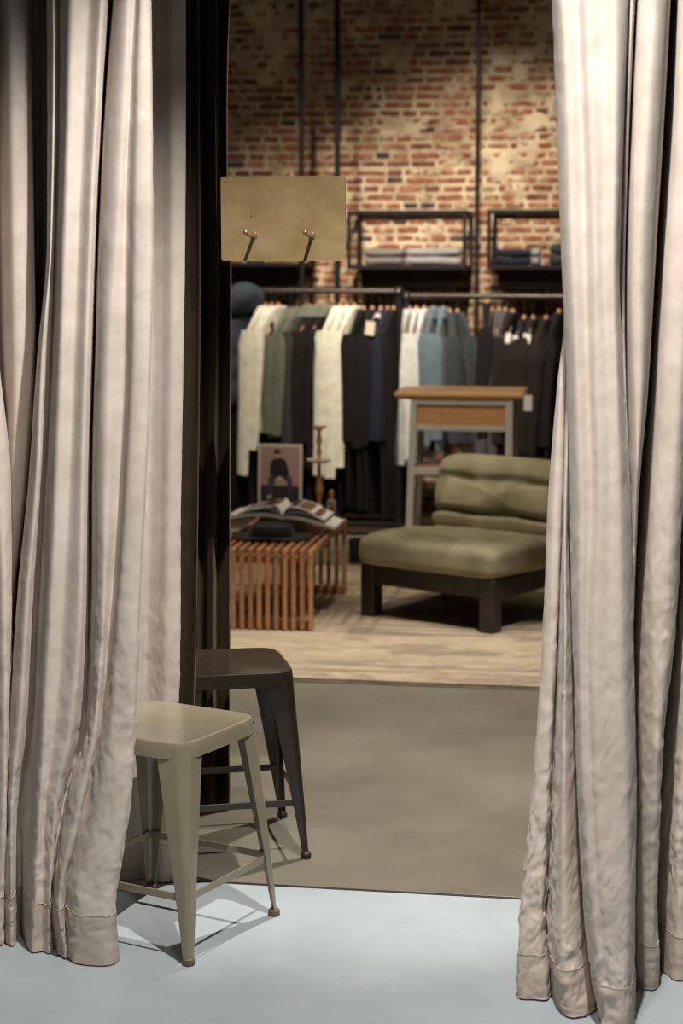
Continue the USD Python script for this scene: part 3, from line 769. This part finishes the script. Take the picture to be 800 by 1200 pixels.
# candlestick
cs_p = at_y(374, 600, 8.40)
cs = thing('candlestick', 'tall turned brass candlestick with a pale dish standing at the back of the bench', 'candlestick', (cs_p[0], 8.40, BZ))
HT = at_y(374, 499, 8.40)[2] - BZ
def zz(row): return at_y(374, row, 8.40)[2] - BZ
obj('stem', lathe([(0, 0), (0.035, 0), (0.036, 0.006), (0.024, 0.014), (0.012, 0.026), (0.008, zz(598)), (0.011, zz(594)), (0.008, zz(590)), (0.012, zz(582)), (0.019, zz(574)), (0.015, zz(566)), (0.010, zz(556)), (0.008, zz(546)),
                   (0.008, zz(536)), (0.013, zz(530)), (0.007, zz(524)), (0.015, zz(517)), (0.010, zz(511)), (0.007, zz(507)), (0.016, zz(503)), (0.032, zz(501)), (0.033, HT), (0.012, HT), (0.011, HT - 0.01), (0, HT - 0.01)], 28), GOLD, cs, 50)
obj('dish', lathe([(0.009, zz(542)), (0.03, zz(542.5)), (0.055, zz(540)), (0.057, zz(538.2)), (0.054, zz(538.4)), (0.03, zz(540.2)), (0.009, zz(539.8))], 32), MARBLE, cs, 50)
bt = at_y(384, 600, 8.42)
bottle = thing('small_bottle', 'small clear glass bottle with gold cap beside the candlestick', 'bottle', (bt[0] + 0.016, 8.425, BZ))
obj('body', lathe([(0, 0), (0.022, 0), (0.024, 0.004), (0.024, 0.075), (0.018, 0.092), (0.009, 0.098), (0.009, 0.108), (0, 0.108)], 24), GLASS, bottle, 40)
obj('cap', lathe([(0, 0.108), (0.0105, 0.108), (0.0105, 0.134), (0.008, 0.137), (0, 0.137)], 20), GOLD, bottle, 40)


# ------------------------------------------------------------------ lounge chair
def pillow(w, d, h, n=40, e1=0.35, e2=0.28, fn=None, e3=0.75):
    """a stuffed cushion: superellipsoid centred at the origin, shaped by fn(points)"""
    u = np.linspace(-math.pi / 2, math.pi / 2, n)
    v = np.linspace(-math.pi, math.pi, 2 * n, endpoint=False)
    sp = lambda a, e: np.sign(a) * np.abs(a) ** e
    U, V = np.meshgrid(u, v, indexing='ij')
    P = np.stack([w / 2 * sp(np.cos(U), e1) * sp(np.cos(V), e2), d / 2 * sp(np.cos(U), e1) * sp(np.sin(V), e2), h / 2 * sp(np.sin(U), e3)], -1)
    if fn:
        P = fn(P)
    m = trimesh.Trimesh(P.reshape(-1, 3), grid_faces(n, 2 * n, True), process=False)
    if m.volume < 0:
        m.invert()
    return m


cf, cl_ = at_z(577, 748)[:2], at_z(422, 725)[:2]
ex = (cf - cl_) / np.linalg.norm(cf - cl_)            # along the front edge, left to right
ang = math.degrees(math.atan2(ex[1], ex[0]))
CW = float(np.linalg.norm(cf - cl_))
chair = thing('lounge_chair', 'low armless lounge chair with olive green suede cushions and black wooden frame', 'chair', (cl_[0], cl_[1], 0.018), ang)
# local frame: x along the front from the left leg, y to the back
CD = 0.68
LG = 0.07
for x0 in (0, CW - LG):
    obj('leg', cbox(x0, x0 + LG, 0, LG, 0, 0.226, 0.004), CHAIR_WOOD, chair)
    obj('leg', cbox(x0, x0 + LG, CD - LG, CD, 0, 0.20, 0.004), CHAIR_WOOD, chair)
obj('front_rail', cbox(LG + 0.0005, CW - LG - 0.0005, 0.008, 0.05, 0.140, 0.222, 0.003), CHAIR_WOOD, chair)
obj('rear_rail', cbox(LG + 0.0005, CW - LG - 0.0005, CD - 0.05, CD - 0.012, 0.115, 0.185, 0.003), CHAIR_WOOD, chair)
for x0 in (0.008, CW - 0.048):
    obj('side_rail', cbox(x0, x0 + 0.04, LG + 0.0005, CD - LG - 0.0005, 0.132, 0.214, 0.003), CHAIR_WOOD, chair)
obj('webbing', cbox(0.05, CW - 0.05, 0.05, CD - 0.05, 0.165, 0.175, 0.002), BLACK_CLOTH, chair)


def seat_fn(P):
    x, y, z_ = P[..., 0], P[..., 1], P[..., 2]
    q = np.stack([x * 5, y * 5, z_ * 5 + 7], -1)
    P = P.copy()
    P[..., 2] += (0.016 * (meshkit.fbm(q, 3, 2) - 0.5)) + np.where(z_ > 0, 0.012 * np.exp(-((y + 0.02) / 0.2) ** 2), 0)
    P[..., 2] -= np.where(z_ > 0.02, 0.010 * np.exp(-((y - 0.12 + 0.15 * x) / 0.03) ** 2), 0)
    P[..., 2] -= np.where(y < -0.2, 0.012 * ((-y - 0.2) / 0.15), 0)
    return P


seat = pillow(CW + 0.035, CD + 0.02, 0.14, 56, 0.22, 0.16, seat_fn, 0.5)
seat = rot(move(seat, (CW / 2, CD / 2 - 0.02, 0.278)), -3.0, (1, 0, 0), (0, CD / 2, 0.29))
obj('seat_cushion', seat, SUEDE, chair, True)


def back_fn(P):
    # local: x width, y thickness (front is -y), z height, built lying: pillow(w, d=height, h=thickness)
    x, y, z_ = P[..., 0], P[..., 1], P[..., 2]
    q = np.stack([x * 5, y * 6, z_ * 5 + 3], -1)
    P = P.copy()
    P[..., 2] += 0.018 * (meshkit.fbm(q, 3, 12) - 0.5)
    wav = 0.004 * np.sin(x * 17)
    for at, dep, wd in ((0.065, 0.020, 0.018), (-0.085, 0.045, 0.012)):
        P[..., 2] -= np.where(z_ > 0, dep * np.exp(-((y - at - wav) / wd) ** 2), 0)
    P[..., 0] *= 1 - 0.05 * np.exp(-((y + 0.085) / 0.016) ** 2)
    for bx in (-0.18, 0.0, 0.18):
        P[..., 2] -= np.where(z_ > 0, 0.012 * np.exp(-(((x - bx) / 0.05) ** 2 + ((y - 0.065) / 0.03) ** 2)), 0)
    return P


back = pillow(CW + 0.04, 0.37, 0.19, 56, 0.42, 0.34, back_fn)
back = rot(back, 90, (1, 0, 0))                   # height up, front (z>0) to -y
back = move(rot(back, -14, (1, 0, 0)), (CW / 2, CD - 0.06, 0.475))
obj('back_cushion', back, SUEDE, chair, True)
for x0 in (0.02, CW - 0.06):
    obj('back_post', rot(cbox(x0, x0 + 0.04, 0, 0.03, 0.0, 0.40, 0.003), -14, (1, 0, 0)).apply_translation((0, CD - 0.02, 0.15)), CHAIR_WOOD, chair)

# ------------------------------------------------------------------ side table
TY = 9.2
tl, tr_ = at_y(462, 467, TY), at_y(612, 467, TY)
tt = at_y(462, 459, TY)[2]
TW = tr_[0] - tl[0]
table = thing('side_table', 'tall narrow table with oak top and pale grey metal frame behind the lounge chair', 'table', (tl[0], TY, 0))
zt0 = tl[2]
TD = 0.42
b0, b1 = zt0 - 0.004, tt
pts = []
for (x, y) in ((0, 0), (TW, 0), (TW, TD), (0, TD)):
    s_ = np.array([0.012 if x == 0 else -0.012, 0.012 if y == 0 else -0.012])
    pts += [(x, y, b1 - 0.004), (x + s_[0] * 0.4, y + s_[1] * 0.4, b1), (x, y, b1 - 0.018), (x + s_[0] * 2.2, y + s_[1] * 1.5, b0)]
obj('table_top', trimesh.convex.convex_hull(np.array(pts)), OAK, table)
lw = 0.034
def lx(px): return at_y(px, 480, TY)[0] - tl[0]
xl, xr = lx(480), lx(600) - lw
zr_ = lambda row: at_y(480, row, TY)[2]
for x0, sp in ((xl, -0.028), (xr, 0.004)):
    for y0 in (0.02, TD - 0.02 - lw):
        pts = [(x0 + a, y0 + b, b0 - 0.0005) for a in (0, lw) for b in (0, lw)] + [(x0 + a + sp, y0 + b, 0) for a in (0, lw) for b in (0, lw)]
        obj('leg', trimesh.convex.convex_hull(np.array(pts)), GREY_METAL, table)
obj('apron', cbox(xl + lw, xr, 0.034, 0.048, zr_(499), zr_(475), 0.001), OAK_PANEL, table)
obj('front_rail', cbox(xl + lw, xr, 0.022, 0.05, zr_(475) + 0.0005, b0 - 0.0008, 0.002), GREY_METAL, table)
obj('front_rail', cbox(xl + lw, xr, 0.022, 0.05, zr_(505), zr_(499) - 0.0005, 0.002), GREY_METAL, table)
for x0 in (xl + 0.006, xr + 0.008):
    obj('side_apron', cbox(x0, x0 + 0.014, 0.055, TD - 0.055, zr_(499), b0 - 0.001, 0.001), OAK_PANEL, table)
obj('low_shelf', cbox(xl + lw - 0.012, xr - 0.0, 0.052, TD - 0.03, zr_(553), zr_(549), 0.002), OAK_PANEL, table)
obj('low_rail', cbox(xl + lw - 0.012, xr, 0.022, 0.051, zr_(557), zr_(549.5), 0.002), GREY_METAL, table)
tgp = at_y(618, 470, TY - 0.005)
tg = thing('swing_tag', 'white paper swing tag hanging from the right end of the oak table top', 'price tag', (tgp[0], TY + 0.02, 0))
za, zb_ = at_y(618, 462, TY)[2], at_y(618, 482, TY)[2]
obj('card', rot(cbox(-0.020, 0.020, -0.001, 0.001, zb_, za - 0.006, 0.0004), 0), PAPER, tg)
obj('string', tube([(0, 0, za - 0.010), (-0.012, 0.0, za + 0.004), (-0.030, 0.0, za + 0.006)], 0.0012, 6), PAPER, tg)

# ------------------------------------------------------------------ poles, rails and hanging shelves
SY = 10.95


def pole(px, Y, r, z0, z1, label, cat='pole'):
    x = at_y(px, 120, Y)[0]
    p = thing('hanging_pole', label, cat, (x, Y, 0))
    obj('tube', tube([(0, 0, z0), (0, 0, z1)], r, 12), BLACK_STEEL, p)
    obj('ceiling_flange', lathe([(0, z1 - 0.012), (r * 3, z1 - 0.012), (r * 3, z1), (0, z1)], 20), BLACK_STEEL, p)
    return x


RZ1 = at_y(370, 341, 10.5)[2]
RZ2 = at_y(560, 347, 10.7)[2]
pole(353, 10.9, 0.017, RZ1 - 0.2, 3.9, 'left black pole running up the brick wall above the brass plate')
pole(395, 10.9, 0.018, RZ1 - 0.2, 3.9, 'black pole running up the brick wall at the left of the first wall shelf')
pole(560, 10.9, 0.012, RZ2 - 0.3, 3.9, 'thin black pole running up the brick wall between the two wall shelves')


def rail(label, pxa, pxb, Y, z_, r, ends):
    xa, xb = at_y(pxa, 340, Y)[0], at_y(pxb, 340, Y)[0]
    t = thing('clothes_rail', label, 'clothes rail', (xa, Y, 0))
    L = xb - xa
    obj('bar', tube([(0, 0, z_), (L, 0, z_)], r, 14), RAIL_STEEL, t)
    for e in ends:
        x = L if e == 'r' else 0
        obj('post', tube([(x, 0, 0.0), (x, 0, z_ + 0.004)], 0.02, 14), BLACK_STEEL, t)
        obj('connector', move(trimesh.creation.icosphere(2, 0.028), (x, 0, z_)), BLACK_STEEL, t)
        obj('screw_head', move(trimesh.creation.icosphere(2, 0.011), (x, -0.028, z_ + 0.001)), CHROME, t)
    obj('lower_bar', tube([(0, 0.02, 0.06), (L, 0.02, 0.06)], 0.012, 10), BLACK_STEEL, t)
    return t


rail('black clothes rail on the left with cream knits and dark coats hanging from it', 215, 467, 10.5, RZ1, 0.015, ('r', 'l'))
rail('clothes rail on the right with grey and blue shirts hanging from it', 476, 730, 10.7, RZ2, 0.015, ('l', 'r'))


def frame_shelf(label, pa, pb, rows, board, yf=10.93, yb=11.37):
    (x0, x1), (r0, r1) = (at_y(pa, 280, yf)[0], at_y(pb, 280, yf)[0]), rows
    z1, z0 = at_y(pa, r0, yf)[2], at_y(pa, r1, yf)[2]
    t = thing('wall_shelf', label, 'shelf', (x0, yf, 0))
    W, D, b = x1 - x0, yb - yf, 0.011
    for y in (0, D):
        obj('upright', cbox(-b, b, y - b, y + b, z0, z1, 0.002), BLACK_STEEL, t)
        obj('upright', cbox(W - b, W + b, y - b, y + b, z0, z1, 0.002), BLACK_STEEL, t)
        obj('top_bar', cbox(-b, W + b, y - b, y + b, z1, z1 + 2 * b, 0.002), BLACK_STEEL, t)
        obj('bottom_bar', cbox(-b, W + b, y - b, y + b, z0 - 2 * b, z0, 0.002), BLACK_STEEL, t)
    for x in (0, W):
        obj('side_bar', cbox(x - b, x + b, b, D - b, z1, z1 + 2 * b, 0.002), BLACK_STEEL, t)
        obj('side_bar', cbox(x - b, x + b, b, D - b, z0 - 2 * b, z0, 0.002), BLACK_STEEL, t)
    zb = at_y(pa, board, yf)[2]
    obj('shelf_board', cbox(0.0 + b, W - b, b + 0.002, D - b - 0.002, z0 - 2 * b, z0 - 0.002, 0.002), DARK_WOOD, t)
    obj('drop_board', cbox(0.05, W - 0.02, 0.14, 0.17, zb, z0 - 2 * b - 0.001, 0.003), DARK_WOOD, t)
    return x0, x1, z0


s1 = frame_shelf('black box-framed wall shelf in the middle holding grey folded clothes', 409, 544, (251, 311), 338)
s2 = frame_shelf('black box-framed wall shelf at the right holding dark folded jeans', 573, 720, (250, 311), 340)
s0 = frame_shelf('dark wooden wall shelf half hidden behind the brass plate', 225, 352, (251, 308), 335)


def fold(name, label, cat, pxa, pxb, r0, r1, m, Y=11.03, group=None, layers=2, depth=0.24):
    z_bot = s1[2]
    x0, x1 = at_y(pxa, 300, Y)[0], at_y(pxb, 300, Y)[0]
    hgt_ = at_y(pxa, r0, Y)[2] - at_y(pxa, r1, Y)[2]
    t = thing(name, label, cat, ((x0 + x1) / 2, Y, z_bot + 0.001), 0, group)
    h = hgt_ / layers
    for k in range(layers):
        def fn(P, k=k):
            P = P.copy()
            q = np.stack([P[..., 0] * 9, P[..., 1] * 9, P[..., 2] * 9 + k * 4 + x0 * 7], -1)
            P[..., 2] += h * 0.28 * (meshkit.fbm(q, 3, 5) - 0.5)
            P[..., 1] += 0.014 * (meshkit.noise(q * 1.3, 6) - 0.5)
            P[..., 2] = np.maximum(P[..., 2], -h / 2)
            return P
        obj('fold', move(pillow((x1 - x0) * (1 - 0.03 * k), depth, h * 0.98, 24, 0.3, 0.25, fn), (0, depth / 2, h * (k + 0.5))), m, t, True)
    return t, x0, x1, hgt_


fold('folded_jumper', 'grey-brown folded jumper pile at the left end of the middle shelf', 'folded clothes', 426, 472, 290, 309, GREY_FOLD)
fold('folded_jeans', 'light grey folded jeans pile at the right of the middle shelf', 'folded clothes', 472, 541, 289, 309, LIGHT_FOLD)
fold('folded_jeans', 'dark navy folded jeans pile on the right shelf beside the curtain', 'folded clothes', 578, 622, 289, 308, NAVY_DARK)
t, x0, x1, hh = fold('folded_shirt', 'pale folded shirt with white band on the right shelf', 'folded clothes', 622, 632, 288, 308, LIGHT_FOLD)
fold('folded_jumper', 'dark folded jumper pile at the curtain end of the right shelf', 'folded clothes', 642, 690, 282, 308, SLATE)


# ------------------------------------------------------------------ garments on hangers
def garment(kind, label, cat, px, rail_y, rail_z, m, length, turn, group, half=0.205, drop=0.075, sleeve=0.58, thick=0.030, m2=None, seed=0, tag_at=None, sleeve_m=None, hood=False, puffs=0, neck_row=None):
    """local frame: x = through the garment (along the rail), y = along the hanger, front shoulder at -y"""
    X = at_y(px, 345, rail_y)[0]
    turn += float(np.random.default_rng(seed + 500).uniform(-4, 4))
    zn = -drop                                        # neck below the rail
    t = thing(kind, label, cat, (X, rail_y, rail_z), turn, group)
    n, k = 34, 40
    a = np.linspace(0, 2 * math.pi, k, endpoint=False)
    rings = []
    r = np.random.default_rng(seed)
    ph = r.uniform(0, 6.28, 4)
    for i, f in enumerate(np.linspace(0, 1, n)):
        z_ = zn - length * f ** 1.25
        d = zn - z_
        # half width across the hanger: neck, sloped shoulder, then body
        if d < 0.15:
            hw = 0.055 + (half - 0.055) * (d / 0.15) ** 0.85
            th = 0.026 + (thick - 0.026) * (d / 0.15)
        else:
            hw = half + 0.012 * math.sin((d - 0.15) * 4) + 0.02 * (d / length)
            th = thick * (1 + 0.25 * d / length)
        if puffs and d > 0.08:
            th *= 1.25 + 0.35 * abs(math.sin(d * math.pi * puffs))
            hw *= 1.0 + 0.05 * abs(math.sin(d * math.pi * puffs))
        wav = (d / length) * 0.008
        y = np.sign(np.cos(a)) * np.abs(np.cos(a)) ** 0.75 * hw
        x = np.sign(np.sin(a)) * np.abs(np.sin(a)) ** 0.8 * th + wav * np.sin(y * 34 + ph[0]) + wav * 0.8 * np.sin(y * 19 + ph[1] + d * 2)
        z2 = z_ - (0.010 * np.sin(y * 25 + ph[2]) if i > n - 4 else 0)
        rings.append(np.stack([x, y, np.broadcast_to(z2, x.shape)], -1))
    obj('body', loft(np.array(rings)), m, t, 60)
    if sleeve:
        for s in (-1, 1):
            L = sleeve * r.uniform(0.94, 1.04)
            pts, rad = [], []
            for f in np.linspace(0, 1, 12):
                pts.append((0.012 * math.sin(f * 3 + ph[3]) + s * 0.004, s * (half + 0.002 + 0.035 * f ** 0.6 * (1 - 0.4 * f)), zn - 0.130 - L * f))
                w_ = (0.050 * (1 - f) + 0.034 * f) * (1.18 if puffs else 1)
                if puffs:
                    w_ *= 1 + 0.2 * abs(math.sin(L * f * math.pi * puffs))
                if f == 0:
                    w_ *= 0.6
                rad.append(w_)
            obj('sleeve', tube(pts, rad, 14, True, 0.5 if puffs else 0.24), sleeve_m or m, t, 60)
    if m2 is not None:                                 # collar or yoke of another look
        cr_ = []
        for d, w_, th in ((-0.012, 0.062, 0.030), (0.010, 0.075, 0.033), (0.035, 0.10, 0.034), (0.05, 0.115, 0.033)):
            cr_.append(np.stack([np.sin(a) * th, np.cos(a) * w_, np.full(k, zn - d)], -1))
        obj('collar', loft(np.array(cr_)), m2, t, 60)
    if hood:
        def fn(P):
            P = P.copy()
            P[..., 2] += np.where(P[..., 1] < 0, 0.25 * P[..., 1], 0)
            P[..., 0] *= 1 + 1.2 * np.clip(P[..., 2], -0.1, 0.1)
            return P
        hd = obj('hood', move(rot(rot(pillow(0.15, 0.24, 0.20, 26, 0.75, 0.75, fn), 24, (0, 1, 0)), -8, (1, 0, 0)), (0.02, -0.06, zn + 0.025)), m, t, 60)
        obj('hood_hollow_shade', move(rot(pillow(0.10, 0.10, 0.05, 16, 0.8, 0.8), 30, (0, 1, 0)), (-0.045, -0.15, zn - 0.045)), BLACK_CLOTH, hd, 60)  # solid black ellipsoid painted in for the shaded hollow of the hood
        obj('lining', move(pillow(0.06, 0.10, 0.05, 14, 0.8, 0.8), (-0.05, -0.16, zn - 0.10)), LINING, hd, 60)
    if tag_at:
        dx, dy, dz, w_, h_, tm = tag_at
        tg_ = obj('swing_tag', rot(cbox(-w_ / 2, w_ / 2, -0.001, 0.001, -h_, 0, 0.0004), 8, (0, 1, 0)).apply_translation((dx, dy, zn + dz)), tm, t, label='pale paper swing tag')
        obj('tag_string', tube([(dx, dy, zn + dz - 0.004), (dx, dy + 0.05, zn + dz + 0.03)], 0.001, 5), tm, tg_)
    # hanger: its own thing
    hg = thing('clothes_hanger', 'wooden hanger of the ' + label, 'hanger', (X, rail_y, rail_z), turn, None)
    arms = [(0, s_, zn - 0.018 - 0.15 * (max(0, abs(s_) - 0.05) / (half - 0.05)) ** 1.18) for s_ in np.linspace(-half * 0.9, half * 0.9, 13)]
    obj('arm', tube(arms, [0.006] + [0.0105] * 11 + [0.006], 8), HANGER_WOOD, hg, 60)
    obj('neck', tube([(0, 0, zn - 0.01), (0, 0, zn + 0.018)], [0.012, 0.009], 10), HANGER_WOOD, hg, 60)
    hk = [(0, 0, zn + 0.02), (0, 0, -0.034)] + [(0, 0.019 * math.sin(b_), 0.001 - 0.0195 * math.cos(b_) + 0.0) for b_ in np.linspace(0.0, 4.2, 12)]
    obj('hook', tube(hk, 0.0022, 6), CHROME, hg, 60)
    return t


R1Y, R2Y = 10.5, 10.7
G = lambda *a, **k: garment(*a, **k)
# rail 1
G('puffer_jacket', 'navy hooded puffer jacket at the left end of the clothes rail', 'jacket', 291, R1Y, RZ1, NAVY, 0.56, -38, None, half=0.21, sleeve=0.50, thick=0.0275, seed=1, hood=True, puffs=7)
G('trousers', 'long black trousers hanging behind the photo print', 'trousers', 281, R1Y, RZ1, BLACK_CLOTH, 1.15, -20, None, half=0.15, sleeve=0, seed=2)
for i, (px, L, sl) in enumerate(((311, 0.66, 0.82), (318, 0.68, 0.70), (326, 0.70, 0.66))):
    G('cream_jumper', ('leftmost cream jumper beside the navy puffer jacket', 'middle cream jumper near the navy puffer jacket', 'rightmost cream jumper near the navy puffer jacket')[i],
      'jumper', px, R1Y, RZ1, CREAM, L, -23, 'cream jumpers near the puffer jacket', half=0.20, drop=0.085, sleeve=sl, thick=0.0130, seed=10 + i)
for i, px in enumerate((342, 349)):
    G('overshirt', ('grey-green wool overshirt next to the left cream jumpers', 'second grey-green wool overshirt beside the dark coats')[i], 'shirt', px, R1Y, RZ1, SAGE, 0.70, -25, 'grey-green overshirts', half=0.20, drop=0.11, sleeve=0.56, thick=0.0160, m2=SAGE, seed=20 + i, sleeve_m=SAGE)
for i, px in enumerate((362, 370, 378, 385)):
    G('dark_coat', ('first', 'second', 'third', 'fourth')[i] + ' dark coat with green collar counted from the overshirts', 'coat', px, R1Y, RZ1, (SAGE_DARK, BLACK_BROWN, BLACK_BROWN, BLACK_BROWN)[i], 0.92, -25, 'dark coats with green collars', half=0.205, drop=0.09, sleeve=0.62, thick=0.0130, m2=SAGE, seed=30 + i, tag_at=(-0.03, -0.2, -0.26, 0.02, 0.02, PAPER) if i == 3 else None)
for i, px in enumerate((398, 406, 415)):
    G('cream_jumper', ('leftmost cream jumper right of the candlestick', 'middle cream jumper right of the candlestick', 'rightmost cream jumper beside the long black coats')[i],
      'jumper', px, R1Y, RZ1, CREAM, 0.78, -20, 'cream jumpers right of the candlestick', half=0.20, drop=0.085, sleeve=0.80, thick=0.0130, seed=40 + i)
for i, (px, mm, L, tg_) in enumerate(((426, BLACK_CLOTH, 1.12, None), (436, BLACK_CLOTH, 1.14, None), (446, BLACK_CLOTH, 1.15, (0.045, -0.235, -0.06, 0.055, 0.075, TAG_PAPER)), (454, NAVY_DARK, 0.62, None), (461, BLACK_CLOTH, 1.15, (-0.03, -0.2, -0.02, 0.03, 0.02, PAPER)))):
    G('long_coat' if L > 1 else 'navy_jacket', ('long black coat next to the cream jumpers', 'second long black coat from the cream jumpers', 'long black coat with round beige swing tag', 'dark navy jacket between the long black coats', 'long black coat with small white tag beside the rail post')[i],
      'coat', px, R1Y, RZ1, mm, L, -13, None, half=0.215, drop=0.10, sleeve=0.62, thick=0.0160, seed=50 + i, tag_at=tg_)
for i, px in enumerate((305, 322, 339, 356, 373, 390, 408)):
    G('trousers', ('first', 'second', 'third', 'fourth', 'fifth', 'sixth', 'seventh')[i] + ' pair of long black trousers from the left', 'trousers', px, R1Y, RZ1, BLACK_CLOTH, 1.14, -12, 'black trousers behind the knits', half=0.13, drop=0.12, sleeve=0, thick=0.010, seed=200 + i)
# rail 2
for i, px in enumerate((479, 488, 497)):
    G('grey_jumper', ('leftmost pale grey jumper beside the rail post', 'middle pale grey jumper above the oak table', 'rightmost pale grey jumper beside the blue shirts')[i], 'jumper', px, R2Y, RZ2, PALE_GREY, 0.80, -7, 'pale grey jumpers', half=0.19, drop=0.075, sleeve=0.72, thick=0.0120, seed=60 + i)
for i, px in enumerate((508, 519)):
    G('blue_shirt', ('blue-grey shirt beside the pale grey jumpers', 'blue-grey denim shirt beside the slate jackets')[i], 'shirt', px, R2Y, RZ2, DENIM, 0.80, -8 + 3 * i, 'blue-grey shirts', half=0.20, drop=0.075, sleeve=0.62, thick=0.0135, seed=70 + i, m2=DENIM)
for i, px in enumerate((527, 536)):
    G('slate_jacket', ('dark slate jacket beside the denim shirt', 'rightmost dark slate jacket before the brick gap')[i], 'jacket', px, R2Y, RZ2, SLATE, 0.72, 18 + 14 * i, 'slate jackets', half=0.205, drop=0.09, sleeve=0.6, thick=0.0150, seed=80 + i)
G('black_coat', 'black coat hanging just right of the brick gap', 'coat', 570, R2Y, RZ2, BLACK_CLOTH, 0.95, 2, None, half=0.2, drop=0.035, sleeve=0.6, thick=0.0160, seed=90)
for i, px in enumerate((576, 585, 592)):
    G('charcoal_jumper', ('leftmost', 'middle', 'rightmost')[i] + ' charcoal jumper of the three above the table end', 'jumper', px, R2Y, RZ2, CHARCOAL, 0.85, -7, 'charcoal jumpers', half=0.19, drop=0.08, sleeve=0.7, thick=0.0110, seed=100 + i)
G('black_coat', 'black coat between charcoal jumpers and tagged puffer jackets', 'coat', 601, R2Y, RZ2, BLACK_BROWN, 1.0, -15, None, half=0.21, drop=0.09, sleeve=0.62, thick=0.0175, seed=110)
for i, (px, ta) in enumerate(((614, (-0.04, -0.18, -0.075, 0.03, 0.062, PAPER)), (625, (-0.045, -0.18, -0.09, 0.03, 0.062, PAPER)), (640, (-0.045, -0.18, -0.08, 0.045, 0.062, PAPER)))):
    G('black_puffer', ('leftmost', 'middle', 'rightmost')[i] + ' black puffer jacket with white swing tag', 'jacket', px, R2Y, RZ2, BLACK_BROWN, 0.98, -14, 'black puffer jackets with white tags', half=0.2, drop=0.125, sleeve=0.62, thick=0.0250, seed=120 + i, tag_at=ta, puffs=6)
G('black_coat', 'black coat at the rail end beside the linen curtain', 'coat', 655, R2Y, RZ2, BLACK_CLOTH, 1.0, -14, None, half=0.2, drop=0.09, sleeve=0.6, thick=0.0200, seed=130)

# low black rack with boots between bench and chair
lr = thing('shoe_rack', 'low black metal shoe rack behind the bench', 'shoe rack', (-1.75, 9.62, 0))
for z_ in (0.115, 0.165):
    obj('bar', tube([(0, 0, z_), (1.0, 0, z_)], 0.011, 10), BLACK_STEEL, lr)
for x in (0.0, 1.0):
    obj('end_frame', [cbox(x - 0.012, x + 0.012, -0.012, 0.012, 0, 0.18, 0.002), cbox(x - 0.012, x + 0.012, 0.012, 0.28, 0.155, 0.18, 0.002), cbox(x - 0.012, x + 0.012, 0.28, 0.304, 0, 0.18, 0.002)], BLACK_STEEL, lr)


def boot(x, y, label, ang_):
    t = thing('boot', label, 'shoe', (x, y, 0), ang_)
    n = 20
    a = np.linspace(0, 2 * math.pi, 24, endpoint=False)
    rings = []
    for f in np.linspace(0, 1, n):
        h = 0.018 + 0.105 * f
        ln = 0.135 * (1 - 0.62 * f ** 0.6)
        rings.append(np.stack([0.042 * (1 - 0.15 * f) * np.cos(a), 0.135 - ln + ln * np.sin(a), np.full(24, h)], -1))
    obj('upper', loft(np.array(rings)), BLACK_BROWN, t, 50)
    so = [np.stack([0.046 * k * np.cos(a), 0.14 * k * np.sin(a), np.full(24, h)], -1) for k, h in ((0.97, 0.0), (1.0, 0.004), (1.0, 0.018))]
    obj('sole', loft(np.array(so)), BLACK_STEEL, t, 40)


for i, x in enumerate((-1.42, -1.30)):
    boot(x, 9.48 + 0.02 * i, ('left', 'right')[i] + ' dark boot standing in front of the low shoe rack', 175 - 6 * i)
